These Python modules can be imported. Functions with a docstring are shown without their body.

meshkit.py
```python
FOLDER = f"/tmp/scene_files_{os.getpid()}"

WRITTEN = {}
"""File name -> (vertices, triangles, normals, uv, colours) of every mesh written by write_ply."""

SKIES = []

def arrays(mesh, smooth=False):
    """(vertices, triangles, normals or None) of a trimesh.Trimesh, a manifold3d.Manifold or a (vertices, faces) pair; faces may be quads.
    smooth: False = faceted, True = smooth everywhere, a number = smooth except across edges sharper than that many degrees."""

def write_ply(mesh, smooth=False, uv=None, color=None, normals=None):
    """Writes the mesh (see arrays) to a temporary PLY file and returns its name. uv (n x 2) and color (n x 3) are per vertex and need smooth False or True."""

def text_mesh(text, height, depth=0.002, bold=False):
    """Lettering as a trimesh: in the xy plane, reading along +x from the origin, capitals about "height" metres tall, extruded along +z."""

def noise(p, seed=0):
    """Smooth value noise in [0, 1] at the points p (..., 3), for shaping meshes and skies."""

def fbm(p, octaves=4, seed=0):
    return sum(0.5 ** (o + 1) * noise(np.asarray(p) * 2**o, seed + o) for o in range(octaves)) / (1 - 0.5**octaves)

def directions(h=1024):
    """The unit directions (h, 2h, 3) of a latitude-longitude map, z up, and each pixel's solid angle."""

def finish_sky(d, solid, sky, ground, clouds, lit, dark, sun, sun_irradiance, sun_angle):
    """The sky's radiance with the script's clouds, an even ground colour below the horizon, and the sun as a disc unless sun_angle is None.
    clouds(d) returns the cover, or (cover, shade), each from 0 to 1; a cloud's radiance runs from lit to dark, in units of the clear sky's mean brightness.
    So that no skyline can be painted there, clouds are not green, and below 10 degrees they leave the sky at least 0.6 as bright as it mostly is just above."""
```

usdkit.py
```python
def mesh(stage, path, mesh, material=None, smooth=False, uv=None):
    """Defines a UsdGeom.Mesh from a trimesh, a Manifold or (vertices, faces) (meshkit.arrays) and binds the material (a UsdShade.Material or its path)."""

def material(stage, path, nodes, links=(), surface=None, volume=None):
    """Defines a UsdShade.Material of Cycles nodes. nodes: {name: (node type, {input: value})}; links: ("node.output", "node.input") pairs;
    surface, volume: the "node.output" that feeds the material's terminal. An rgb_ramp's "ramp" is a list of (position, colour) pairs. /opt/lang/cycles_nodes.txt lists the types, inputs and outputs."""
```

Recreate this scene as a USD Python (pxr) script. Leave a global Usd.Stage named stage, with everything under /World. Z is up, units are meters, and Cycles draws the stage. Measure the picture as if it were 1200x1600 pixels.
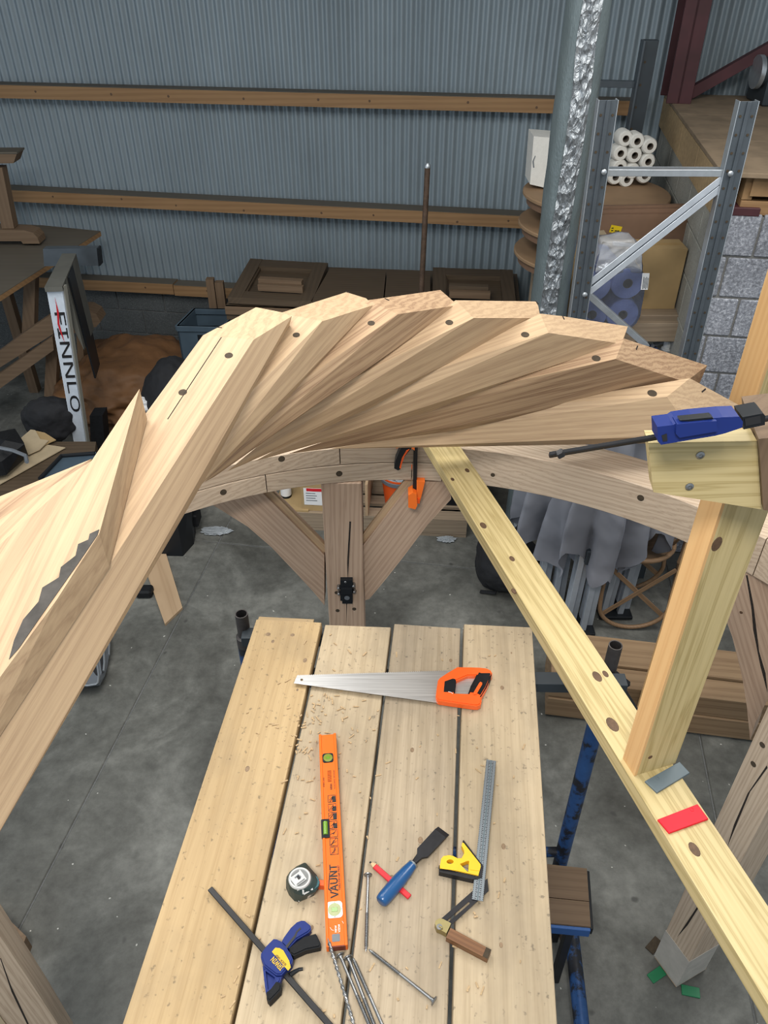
import math, random
import numpy as np, trimesh
from shapely.geometry import Polygon
from pxr import Usd, UsdGeom, UsdLux, UsdShade, Gf, Sdf, Vt
import usdkit, meshkit

stage = Usd.Stage.CreateInMemory()
UsdGeom.SetStageUpAxis(stage, 'Z'); UsdGeom.SetStageMetersPerUnit(stage, 1.0)
UsdGeom.Xform.Define(stage, '/World'); stage.SetDefaultPrim(stage.GetPrimAtPath('/World'))
rng = np.random.default_rng(7)
A = np.array

# ------------------------------------------------------------------ camera, sky, lights, exposure
EYE = A([0., 0., 3.4]); PITCH = math.radians(37.0); FPX = 1225.0
cam = UsdGeom.Camera.Define(stage, '/World/camera')
cam.CreateHorizontalApertureAttr(24.0); cam.CreateVerticalApertureAttr(32.0)
cam.CreateFocalLengthAttr(24.0 * FPX / 1200.0); cam.CreateClippingRangeAttr(Gf.Vec2f(0.02, 200.0))
xf = UsdGeom.Xformable(cam); xf.AddTranslateOp().Set(Gf.Vec3d(*EYE)); xf.AddRotateXOp().Set(90.0 - math.degrees(PITCH))
cam.CreateExposureAttr(0.08)

dome = UsdLux.DomeLight.Define(stage, '/World/sky'); dome.CreateIntensityAttr(0.17); dome.CreateColorAttr(Gf.Vec3f(0.86, 0.94, 1.0))

def rect(name, pos, rot, w, h, power, col):
    l = UsdLux.RectLight.Define(stage, '/World/' + name)
    l.CreateWidthAttr(w); l.CreateHeightAttr(h); l.CreateIntensityAttr(power); l.CreateColorAttr(Gf.Vec3f(*col))
    x = UsdGeom.Xformable(l); x.AddTranslateOp().Set(Gf.Vec3d(*pos)); x.AddRotateXYZOp().Set(Gf.Vec3f(*rot))
    return l
# lamps out of view: three overhead for timbers and boards, one cool from left
rect('unseen_overhead_lamp', (-1.2, 2.4, 4.34), (0, 0, 0), 2.0, 2.0, 7.0, (1.0, 0.955, 0.88))  # unseen, lights the timber tops from the left
rect('unseen_overhead_lamp_right', (1.9, 2.5, 4.34), (0, 0, 0), 1.3, 1.4, 11.0, (1.0, 0.955, 0.88))  # unseen, placed to light the end cuts on the right
rect('unseen_overhead_lamp_near', (-0.6, -1.0, 5.3), (0, 0, 0), 1.1, 0.9, 50.0, (1.0, 0.96, 0.90))  # unseen, placed to light the boards and front faces evenly
rect('unseen_left_lamp', (-5.2, 0.5, 1.9), (0, -90, 0), 3.4, 3.6, 1.15, (0.74, 0.87, 1.0))  # unseen source, gives the cool light from the left

# ------------------------------------------------------------------ measuring helpers
FW = A([0, math.cos(PITCH), -math.sin(PITCH)]); RT = A([1., 0, 0]); UP = A([0, math.sin(PITCH), math.cos(PITCH)])
def ray(x, y): return FPX * FW + (x - 600.0) * RT - (y - 800.0) * UP
def atz(x, y, z): d = ray(x, y); return EYE + d * ((z - EYE[2]) / d[2])
def aty(x, y, Y): d = ray(x, y); return EYE + d * (Y / d[1])
def atp(x, y, p0, n): d = ray(x, y); return EYE + d * (np.dot(A(p0) - EYE, n) / np.dot(d, n))
WA = math.radians(9.0); WU = A([math.cos(WA), -math.sin(WA), 0]); WN = A([-math.sin(WA), -math.cos(WA), 0]); WO = A([0, 6.6, 0.])
ZV = A([0, 0, 1.])
def W(s, off, z): return WO + WU * s + WN * off + ZV * z       # s along the back wall, off into the room
def atw(x, y, off): return atp(x, y, WO + WN * off, WN)
def sw(p): return float(np.dot(A(p) - WO, WU))

# ------------------------------------------------------------------ mesh helpers
def unit(v): v = A(v, float); return v / np.linalg.norm(v)
def hull(pts):
    m = trimesh.convex.convex_hull(A(pts, float)); return m.vertices, m.faces
def cat(*ms):
    v, f, n = [], [], 0
    for m in ms:
        a, b = (m.vertices, m.faces) if hasattr(m, 'vertices') else m
        v.append(A(a)); f.append(A(b) + n); n += len(a)
    return np.vstack(v), np.vstack(f)
def cbox(c, ax, ay, az, ch=0.0):
    """box from its centre and three half-edge vectors, edges chamfered by ch"""
    c, ax, ay, az = (A(q, float) for q in (c, ax, ay, az)); L = [np.linalg.norm(q) for q in (ax, ay, az)]
    ch = min(ch, 0.4 * min(L)); P = []
    for i in (-1, 1):
        for j in (-1, 1):
            for k in (-1, 1):
                if ch <= 0: P.append(c + i * ax + j * ay + k * az); continue
                a, b, d = ((L[q] - ch) / L[q] for q in range(3))
                P += [c + i * ax + j * b * ay + k * d * az, c + i * a * ax + j * ay + k * d * az, c + i * a * ax + j * b * ay + k * az]
    return hull(P)
def box(x0, x1, y0, y1, z0, z1, ch=0.002):
    return cbox(((x0 + x1) / 2, (y0 + y1) / 2, (z0 + z1) / 2), ((x1 - x0) / 2, 0, 0), (0, (y1 - y0) / 2, 0), (0, 0, (z1 - z0) / 2), ch)
def wbox(s0, s1, o0, o1, z0, z1, ch=0.003):
    return cbox(W((s0 + s1) / 2, (o0 + o1) / 2, (z0 + z1) / 2), WU * (s1 - s0) / 2, WN * (o1 - o0) / 2, ZV * (z1 - z0) / 2, ch)
def beam(p0, p1, w, h, up=(0, 0, 1), ch=0.0015):
    p0, p1 = A(p0, float), A(p1, float); d = unit(p1 - p0); s = np.cross(d, up)
    s = unit(s) if np.linalg.norm(s) > 1e-6 else A([1., 0, 0]); u = np.cross(s, d)
    return cbox((p0 + p1) / 2, (p1 - p0) / 2, s * w / 2, u * h / 2, ch)
def frame_of(P):
    P = A(P, float); n = sum(np.cross(P[i], P[(i + 1) % len(P)]) for i in range(len(P)))
    n = unit(n); ex = unit(P[1] - P[0]); ex = unit(ex - n * (ex @ n)); return P[0], ex, np.cross(n, ex)
def prism(P, vec, holes=()):
    """a planar 3-D outline extruded along vec"""
    O, ex, ey = frame_of(A(P) - A(P).mean(0)); O = A(P[0], float); vec = A(vec, float)
    to2 = lambda Q: [((A(q) - O) @ ex, (A(q) - O) @ ey) for q in Q]
    poly = Polygon(to2(P), [to2(h) for h in holes]); poly = poly if poly.is_valid else poly.buffer(0)
    return sheet(poly, O, ex, ey, vec)
def sheet(poly, O, ex, ey, vec):
    vs, fs, n = [], [], 0
    for g in getattr(poly, 'geoms', [poly]):
        g = Polygon(g.exterior, g.interiors)
        v2, f2 = trimesh.creation.triangulate_polygon(g, engine='earcut')
        h = 1.0; m = trimesh.creation.extrude_triangulation(v2, f2, h)
        v = m.vertices; f = m.faces
        X = A(O) + v[:, :1] * ex + v[:, 1:2] * ey + v[:, 2:3] * A(vec)
        if np.cross(ex, ey) @ A(vec) < 0: f = f[:, ::-1]
        vs.append(X); fs.append(f + n); n += len(X)
    return np.vstack(vs), np.vstack(fs)
def tube(path, r, n=10, caps=True, up=None):
    p = A(path, float); r = np.broadcast_to(A(r, float), (len(p),)); t = np.gradient(p, axis=0); t /= np.linalg.norm(t, axis=1, keepdims=True) + 1e-12
    a = np.cross(t[0], (0, 0, 1) if abs(t[0][2]) < 0.9 else (1, 0, 0)); a = unit(a); rings = []
    for i in range(len(p)):
        a = unit(a - t[i] * (a @ t[i])); b = np.cross(t[i], a); ang = np.arange(n) * 2 * math.pi / n
        rings.append(p[i] + r[i] * (np.cos(ang)[:, None] * a + np.sin(ang)[:, None] * b))
    v = np.vstack(rings); f = []
    for i in range(len(p) - 1):
        for j in range(n):
            q = [i * n + j, i * n + (j + 1) % n, (i + 1) * n + (j + 1) % n, (i + 1) * n + j]; f += [[q[0], q[1], q[2]], [q[0], q[2], q[3]]]
    if caps:
        v = np.vstack([v, p[0], p[-1]]); k = len(v)
        for j in range(n): f += [[k - 2, (j + 1) % n, j], [k - 1, (len(p) - 1) * n + j, (len(p) - 1) * n + (j + 1) % n]]
    return v, A(f)
def cyl(p0, p1, r, n=16): return tube([p0, p1], r, n)
def lathe(prof, p0, axis, n=20):
    """(radius, height) profile turned about axis through p0"""
    ax = unit(axis); a = np.cross(ax, (0, 0, 1) if abs(ax[2]) < 0.9 else (1, 0, 0)); a = unit(a); b = np.cross(ax, a); ang = np.arange(n) * 2 * math.pi / n
    v = np.vstack([A(p0) + ax * h + max(r, 1e-5) * (np.cos(ang)[:, None] * a + np.sin(ang)[:, None] * b) for r, h in prof]); f = []
    for i in range(len(prof) - 1):
        for j in range(n):
            q = [i * n + j, i * n + (j + 1) % n, (i + 1) * n + (j + 1) % n, (i + 1) * n + j]; f += [[q[0], q[1], q[2]], [q[0], q[2], q[3]]]
    return v, A(f)
def square_tube(p0, p1, w, h, up=(0, 0, 1), t=0.003):
    return beam(p0, p1, w, h, up, 0.002)
def text(s, height, O, ex, ey, depth=0.0006, bold=False, width=None):
    m = meshkit.text_mesh(s, height, depth, bold); v = m.vertices.copy()
    if width: v[:, 0] *= width / v[:, 0].max()
    ex, ey = unit(ex), unit(ey); n = np.cross(ex, ey)
    return A(O) + v[:, :1] * ex + v[:, 1:2] * ey + v[:, 2:3] * n, m.faces

# ------------------------------------------------------------------ prims
_count = {}
def numbered(path):
    k = _count.get(path, 0); _count[path] = k + 1
    return path if k == 0 else f'{path}_{k:03d}'
def setdata(p, label=None, cat_=None, group=None, kind=None):
    for k, v in (('label', label), ('category', cat_), ('group', group), ('kind', kind)):
        if v: p.SetCustomDataByKey(k, v)
def put(path, mesh, mat, base, gc, smooth):
    m = (A(mesh[0], float) - base, mesh[1]) if isinstance(mesh, tuple) else (A(mesh.vertices) - base, mesh.faces)
    pr = usdkit.mesh(stage, path, m, '/World/Looks/' + mat, smooth=smooth)
    pr.CreateDoubleSidedAttr(True)
    if gc is not None:
        pts = A(pr.GetPointsAttr().Get()) + base; g = unit(gc); b = np.cross(g, (0, 0, 1) if abs(g[2]) < 0.95 else (1, 0, 0)); b = unit(b); c = np.cross(g, b)
        q = np.stack([pts @ g, pts @ b, pts @ c], 1) + rng.uniform(-20, 20, 3)
        UsdGeom.PrimvarsAPI(pr).CreatePrimvar('gc', Sdf.ValueTypeNames.Float3Array, 'vertex').Set(Vt.Vec3fArray.FromNumpy(q.astype(np.float32)))
    return pr.GetPrim()
class Thing:
    def __init__(s, name, label=None, cat_=None, group=None, kind=None, M=None):
        s.name, s.meta, s.parts, s.M = name, (label, cat_, group, kind), [], M
    def add(s, name, mesh, mat, gc=None, parent=None, label=None, smooth=False, kind=None):
        s.parts.append((name, mesh, mat, gc, parent, label, smooth, kind)); return len(s.parts) - 1
    def done(s):
        P = s.parts; base = np.zeros(3)
        if s.M is None:
            vs = np.vstack([A(m[0]) if isinstance(m, tuple) else A(m.vertices) for _, m, *_ in P]); lo, hi = vs.min(0), vs.max(0)
            base = A([(lo[0] + hi[0]) / 2, (lo[1] + hi[1]) / 2, lo[2]])
        path = numbered('/World/' + s.name); s.path = path
        single = len(P) == 1 and s.M is None
        if single:
            _, m, mat, gc, _, _, sm, kd = P[0]; prim = put(path, m, mat, base, gc, sm); x = UsdGeom.Xformable(prim)
        else:
            x = UsdGeom.Xform.Define(stage, path); prim = x.GetPrim(); paths = []
            for name, m, mat, gc, par, lab, sm, kd in P:
                pp = numbered((path if par is None else paths[par]) + '/' + name); paths.append(pp)
                setdata(put(pp, m, mat, base, gc, sm), lab, kind=kd)
        if s.M is None: x.AddTranslateOp().Set(Gf.Vec3d(*base))
        else: x.AddTransformOp().Set(Gf.Matrix4d(*[float(q) for q in A(s.M).T.flatten()]))
        l, c, g, k = s.meta; setdata(prim, l, c, g, k); s.prim = prim
        return s
def one(name, mesh, mat, label, cat_, group=None, gc=None, smooth=False, kind=None):
    t = Thing(name, label, cat_, group, kind); t.add(name, mesh, mat, gc, smooth=smooth); return t.done()
def copy(t, M, label, group=None):
    x = UsdGeom.Xform.Define(stage, numbered('/World/' + t.name)); p = x.GetPrim()
    p.GetReferences().AddInternalReference(t.path); p.SetInstanceable(True)
    x.ClearXformOpOrder(); x.AddTransformOp().Set(Gf.Matrix4d(*[float(q) for q in A(M).T.flatten()]))
    setdata(p, label, t.meta[1], group or t.meta[2]); return p
def struct(name, parts):
    t = Thing(name, kind='structure')
    for q in parts: t.add(*q[:3], **(q[3] if len(q) > 3 else {}))
    return t.done()
def pose(O, ex, ey):
    ex = unit(ex); n = unit(np.cross(ex, ey)); ey = np.cross(n, ex); M = np.eye(4); M[:3, 0], M[:3, 1], M[:3, 2], M[:3, 3] = ex, ey, n, O; return M

# ------------------------------------------------------------------ materials
def lookpath(n): return '/World/Looks/' + n
UsdGeom.Scope.Define(stage, '/World/Looks')
def plain(name, col, rough=0.5, metal=0.0, var=0.0, scale=8.0, bump=0.0, bscale=60.0, spec=0.5, coat=0.0, stretch=(1, 1, 1), aniso=None, **extra):
    col = A(col, float)
    nodes = {'p': ('principled_bsdf', {'base_color': col, 'roughness': rough, 'metallic': metal, 'specular_ior_level': spec, 'coat_weight': coat, **extra})}; links = []
    if var or bump:
        nodes['t'] = ('texture_coordinate', {}); nodes['mp'] = ('mapping', {'scale': stretch}); links.append(('t.object', 'mp.vector'))
    if var:
        nodes['n'] = ('noise_texture', {'scale': scale, 'detail': 6.0, 'roughness': 0.6}); links += [('mp.vector', 'n.vector')]
        nodes['r'] = ('rgb_ramp', {'ramp': [(0.25, col * (1 - var)), (0.75, np.minimum(col * (1 + var), 1))]}); links += [('n.fac', 'r.fac'), ('r.color', 'p.base_color')]
    if bump:
        nodes['bn'] = ('noise_texture', {'scale': bscale, 'detail': 4.0}); nodes['b'] = ('bump', {'strength': bump, 'distance': 0.01})
        links += [('mp.vector', 'bn.vector'), ('bn.fac', 'b.height'), ('b.normal', 'p.normal')]
    return usdkit.material(stage, lookpath(name), nodes, links, surface='p.BSDF')
def wood(name, early, late, rings=30.0, dist=3.0, fibre=0.35, blotch=0.25, rough=0.62, stain=None, stain_amt=0.0, ring_amt=0.55, coarse=1.0, fig=0.32):
    """long-grain timber: the gc primvar runs along the grain in x"""
    e, l = A(early, float), A(late, float)
    nodes = {'a': ('attribute', {'attribute': 'gc'}),
             'm1': ('mapping', {'scale': (0.10 * fig, 1.0, 1.0)}), 'wv': ('wave_texture', {'bands_direction': 'diagonal', 'scale': rings, 'distortion': dist, 'detail': 3.0, 'detail_scale': 1.3, 'detail_roughness': 0.55}),
             'wr': ('rgb_ramp', {'ramp': [(0.0, (0, 0, 0)), (0.55, (0.25, 0.25, 0.25)), (0.9, (1, 1, 1)), (1.0, (0.5, 0.5, 0.5))]}),
             'm2': ('mapping', {'scale': (5.0 * coarse, 190.0 * coarse, 190.0 * coarse)}), 'fn': ('noise_texture', {'scale': 1.0, 'detail': 3.0, 'roughness': 0.6}),
             'm3': ('mapping', {'scale': (1.6, 7.0, 7.0)}), 'bn': ('noise_texture', {'scale': 1.0, 'detail': 4.0, 'roughness': 0.55}),
             'mixf': ('math', {'math_type': 'multiply_add', 'value2': ring_amt, 'value3': 0.0}),
             'add': ('math', {'math_type': 'multiply_add', 'value2': fibre}),
             'ad2': ('math', {'math_type': 'multiply_add', 'value2': blotch}),
             'col': ('rgb_ramp', {'ramp': [(0.15, e), (0.5, e * 0.6 + l * 0.4), (1.0, l)]}),
             'b': ('bump', {'strength': 0.35, 'distance': 0.0006}), 'p': ('principled_bsdf', {'roughness': rough, 'specular_ior_level': 0.35})}
    links = [('a.vector', 'm1.vector'), ('m1.vector', 'wv.vector'), ('wv.fac', 'wr.fac'), ('a.vector', 'm2.vector'), ('m2.vector', 'fn.vector'), ('a.vector', 'm3.vector'), ('m3.vector', 'bn.vector'),
             ('wr.color', 'mixf.value1'), ('fn.fac', 'add.value1'), ('mixf.value', 'add.value3'), ('bn.fac', 'ad2.value1'), ('add.value', 'ad2.value3'), ('ad2.value', 'col.fac'),
             ('fn.fac', 'b.height'), ('b.normal', 'p.normal')]
    if stain is not None:
        nodes['k'] = ('noise_texture', {'scale': 75.0, 'detail': 2.0}); nodes['kr'] = ('rgb_ramp', {'ramp': [(0.64, (0, 0, 0)), (0.74, (0.6,) * 3)]}); nodes['mk'] = ('mix_color', {'b': A(stain, float) * 0.55})
        links += [('a.vector', 'k.vector'), ('k.fac', 'kr.fac'), ('kr.color', 'mk.fac'), ('mx.result', 'mk.a')]
        nodes['m4'] = ('mapping', {'scale': (2.2, 3.0, 3.0), 'location': (3.1, 1.7, 0.2)}); nodes['sn'] = ('noise_texture', {'scale': 1.0, 'detail': 7.0, 'roughness': 0.62})
        nodes['sr'] = ('rgb_ramp', {'ramp': [(0.45, (0, 0, 0)), (0.75, (stain_amt,) * 3)]}); nodes['mx'] = ('mix_color', {'b': A(stain, float)})
        links += [('a.vector', 'm4.vector'), ('m4.vector', 'sn.vector'), ('sn.fac', 'sr.fac'), ('sr.color', 'mx.fac'), ('col.color', 'mx.a'), ('mk.result', 'p.base_color')]
    else: links.append(('col.color', 'p.base_color'))
    return usdkit.material(stage, lookpath(name), nodes, links, surface='p.BSDF')

wood('oak_planed', (0.60, 0.44, 0.275), (0.345, 0.23, 0.14), rings=24, dist=8.0, fibre=0.6, blotch=0.5, ring_amt=0.27)
wood('oak_planed_dark', (0.55, 0.39, 0.24), (0.26, 0.16, 0.095), rings=26, dist=8.0, fibre=0.6, blotch=0.5, ring_amt=0.4)
wood('oak_weathered', (0.60, 0.49, 0.375), (0.36, 0.27, 0.195), rings=34, dist=7.0, fibre=0.5, blotch=0.4, ring_amt=0.4)
wood('oak_pink', (0.53, 0.39, 0.285), (0.33, 0.22, 0.155), rings=34, dist=6.0, fibre=0.5, blotch=0.45, ring_amt=0.4)
wood('pine_green', (0.60, 0.49, 0.26), (0.36, 0.275, 0.115), rings=26, dist=12, fibre=0.4, blotch=0.4, ring_amt=0.5, rough=0.5)
wood('pine_orange', (0.70, 0.45, 0.21), (0.55, 0.30, 0.12), rings=20, dist=3.0, fibre=0.4, blotch=0.4, ring_amt=0.3)
wood('board_yellow', (0.55, 0.405, 0.225), (0.38, 0.26, 0.13), rings=16, dist=6, fibre=0.6, blotch=0.5, ring_amt=0.25, stain=(0.22, 0.17, 0.11), stain_amt=0.6)
wood('board_pale', (0.59, 0.48, 0.33), (0.37, 0.285, 0.18), rings=16, dist=6, fibre=0.6, blotch=0.5, ring_amt=0.22, stain=(0.21, 0.175, 0.13), stain_amt=0.65)
wood('board_grey', (0.53, 0.435, 0.315), (0.30, 0.235, 0.155), rings=16, dist=6.0, fibre=0.65, blotch=0.5, ring_amt=0.25, stain=(0.17, 0.145, 0.115), stain_amt=0.7)
wood('rail_timber', (0.33, 0.20, 0.097), (0.20, 0.11, 0.05), rings=16, dist=2.5, fibre=0.35, blotch=0.5, ring_amt=0.35)
wood('dark_joinery', (0.105, 0.075, 0.048), (0.055, 0.038, 0.024), rings=16, fibre=0.4, blotch=0.4, ring_amt=0.3)
wood('brown_joinery', (0.19, 0.128, 0.08), (0.11, 0.07, 0.042), rings=16, fibre=0.4, blotch=0.4, ring_amt=0.3)
wood('dusty_top', (0.125, 0.11, 0.088), (0.085, 0.073, 0.055), rings=8, fibre=0.2, blotch=0.6, ring_amt=0.15)
wood('stacked_oak', (0.33, 0.225, 0.13), (0.20, 0.125, 0.07), rings=14, dist=5, fibre=0.4, blotch=0.5, ring_amt=0.4)
wood('pallet_timber', (0.36, 0.285, 0.205), (0.22, 0.165, 0.115), rings=20, fibre=0.4, blotch=0.5, ring_amt=0.35)
wood('ply', (0.50, 0.36, 0.23), (0.37, 0.25, 0.15), rings=7, dist=7, fibre=0.2, blotch=0.6, ring_amt=0.4)
wood('tool_walnut', (0.23, 0.11, 0.05), (0.11, 0.05, 0.022), rings=60, fibre=0.5, blotch=0.4, ring_amt=0.4, rough=0.4)
wood('rattan', (0.30, 0.19, 0.11), (0.18, 0.105, 0.055), rings=30, fibre=0.4, blotch=0.4, ring_amt=0.3, rough=0.45)
plain('knot_pale', (0.24, 0.165, 0.10), 0.7, var=0.4, scale=150)
plain('knot', (0.10, 0.055, 0.028), 0.6, var=0.35, scale=120)
plain('hole_dark', (0.05, 0.036, 0.022), 0.9, var=0.3, scale=90)
plain('crack', (0.018, 0.013, 0.01), 0.95)
plain('burnt', (0.055, 0.05, 0.045), 0.8, var=0.5, scale=30)
plain('steel_grey', (0.080, 0.097, 0.115), 0.42, 0.35, var=0.15, scale=12)
plain('steel_dark', (0.035, 0.045, 0.055), 0.5, 0.2, var=0.2)
plain('galv', (0.46, 0.50, 0.54), 0.38, 0.75, var=0.14, scale=18)
plain('rust', (0.10, 0.065, 0.045), 0.7, 0.3, var=0.4, scale=30)
plain('red_oxide', (0.055, 0.013, 0.018), 0.6, var=0.3, scale=5)
plain('black_rubber', (0.010, 0.011, 0.013), 0.6, var=0.3, scale=40, bump=0.15, spec=0.2)
plain('black_plastic', (0.011, 0.013, 0.016), 0.45, spec=0.25)
plain('black_steel', (0.017, 0.017, 0.019), 0.45, 0.3, var=0.3, scale=25)
plain('black_cloth', (0.009, 0.010, 0.013), 0.85, var=0.4, scale=15, bump=0.4, bscale=25)
plain('chip_deck', (0.215, 0.16, 0.105), 0.8, var=0.3, scale=6)
plain('chip_edge', (0.36, 0.255, 0.135), 0.8, var=0.25, scale=40)
plain('mdf', (0.27, 0.175, 0.10), 0.75, var=0.18, scale=5)
plain('hardboard', (0.185, 0.11, 0.07), 0.65, var=0.18, scale=5)
plain('cardboard', (0.37, 0.26, 0.125), 0.8, var=0.12, scale=4, bump=0.08, bscale=40)
plain('cardboard_pale', (0.42, 0.34, 0.225), 0.8, var=0.18, scale=5)
plain('tape_brown', (0.40, 0.27, 0.12), 0.35)
plain('white_paper', (0.72, 0.73, 0.75), 0.7)
plain('tissue', (0.66, 0.66, 0.63), 0.9, var=0.06, scale=30, bump=0.2, bscale=120)
plain('tissue_core', (0.12, 0.10, 0.08), 0.9)
plain('blue_paper', (0.22, 0.29, 0.60), 0.85, var=0.1, scale=14, bump=0.2, bscale=60)
plain('hide', (0.135, 0.062, 0.022), 0.7, var=0.35, scale=4, bump=0.25, bscale=30)
plain('crate_blue', (0.055, 0.085, 0.115), 0.5, var=0.15)
plain('canvas_grey', (0.195, 0.205, 0.24), 0.75, var=0.16, scale=4, bump=0.12, bscale=9)
plain('alloy_leg', (0.50, 0.55, 0.62), 0.4, 0.4, var=0.12, scale=10)
plain('trestle_blue', (0.03, 0.10, 0.30), 0.5, 0.2)
plain('bucket_orange', (0.78, 0.10, 0.012), 0.4)
plain('clamp_orange', (0.86, 0.17, 0.02), 0.4)
plain('saw_orange', (0.92, 0.13, 0.018), 0.38, coat=0.2)
plain('level_orange', (0.80, 0.145, 0.012), 0.42, spec=0.3)
plain('level_dark', (0.16, 0.03, 0.015), 0.5)
plain('print_black', (0.015, 0.015, 0.017), 0.5)
plain('print_red', (0.55, 0.01, 0.02), 0.5)
plain('print_white', (0.75, 0.75, 0.76), 0.5)
plain('print_grey', (0.16, 0.18, 0.20), 0.5)
plain('clamp_blue', (0.012, 0.028, 0.165), 0.48, spec=0.25)
plain('clamp_yellow', (0.70, 0.42, 0.01), 0.45)
plain('tool_yellow', (0.90, 0.50, 0.012), 0.35, coat=0.2)
plain('chisel_blue', (0.010, 0.075, 0.22), 0.3, coat=0.2)
plain('pencil_red', (0.62, 0.02, 0.03), 0.4)
plain('pencil_wood', (0.62, 0.42, 0.24), 0.7)
plain('shim_grey', (0.115, 0.15, 0.17), 0.5, spec=0.3)
plain('shim_red', (0.72, 0.014, 0.03), 0.5, spec=0.25)
plain('shim_green', (0.012, 0.16, 0.065), 0.45)
plain('blade_dark', (0.022, 0.022, 0.025), 0.45, 0.3, var=0.3, scale=30, spec=0.3)
plain('rule_steel', (0.22, 0.25, 0.275), 0.5, 0.6)
plain('screw_steel', (0.30, 0.31, 0.32), 0.32, 0.95)
plain('brass', (0.36, 0.30, 0.14), 0.35, 0.9)
plain('tape_green', (0.020, 0.038, 0.036), 0.45)
plain('tape_teal', (0.010, 0.085, 0.105), 0.4)
plain('tape_white', (0.56, 0.57, 0.56), 0.5)
plain('tape_grey', (0.20, 0.205, 0.205), 0.45)
plain('vial_green', (0.14, 0.30, 0.02), 0.1, coat=0.5)
plain('vial_yellow', (0.20, 0.24, 0.035), 0.1, coat=0.5)
plain('alu_white', (0.60, 0.67, 0.76), 0.3, 0.0, var=0.1, scale=25)
plain('alu_beige', (0.34, 0.34, 0.30), 0.5, 0.2)
plain('dusty_black', (0.10, 0.10, 0.088), 0.75, var=0.15)
plain('plastic_grey', (0.13, 0.145, 0.165), 0.38, var=0.1)
plain('bottle_white', (0.62, 0.63, 0.62), 0.4)
plain('jug_grey', (0.20, 0.21, 0.22), 0.4)
plain('sawdust', (0.46, 0.33, 0.19), 0.9, var=0.3, scale=200)
plain('yellow_label', (0.75, 0.55, 0.01), 0.5)
plain('plinth_oak', (0.40, 0.38, 0.345), 0.7, var=0.15, scale=18)
plain('loose_plastic', (0.30, 0.33, 0.36), 0.25, var=0.3, scale=20)
plain('joist', (0.28, 0.17, 0.08), 0.75, var=0.25, scale=9)
# clear wrapping film: mostly lets light through, glossy at grazing angles
usdkit.material(stage, lookpath('film'), {'t': ('transparent_bsdf', {'color': (0.92, 0.94, 0.97)}), 'g': ('glossy_bsdf', {'color': (0.9, 0.92, 0.95), 'roughness': 0.15}), 'd': ('diffuse_bsdf', {'color': (0.75, 0.78, 0.84)}),
    'f': ('fresnel', {'IOR': 1.5}), 'a': ('mix_closure', {'fac': 0.09}), 'm': ('mix_closure', {})}, [('t.BSDF', 'a.closure1'), ('d.BSDF', 'a.closure2'), ('f.fac', 'm.fac'), ('a.closure', 'm.closure1'), ('g.BSDF', 'm.closure2')], surface='m.closure')
usdkit.material(stage, lookpath('film_white'), {'t': ('transparent_bsdf', {'color': (0.92, 0.94, 0.97)}), 'g': ('glossy_bsdf', {'color': (0.9, 0.92, 0.95), 'roughness': 0.2}), 'd': ('diffuse_bsdf', {'color': (0.8, 0.82, 0.86)}), 'f': ('fresnel', {'IOR': 1.5}), 'a': ('mix_closure', {'fac': 0.38}), 'm': ('mix_closure', {})}, [('t.BSDF', 'a.closure1'), ('d.BSDF', 'a.closure2'), ('f.fac', 'm.fac'), ('a.closure', 'm.closure1'), ('g.BSDF', 'm.closure2')], surface='m.closure')
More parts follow.
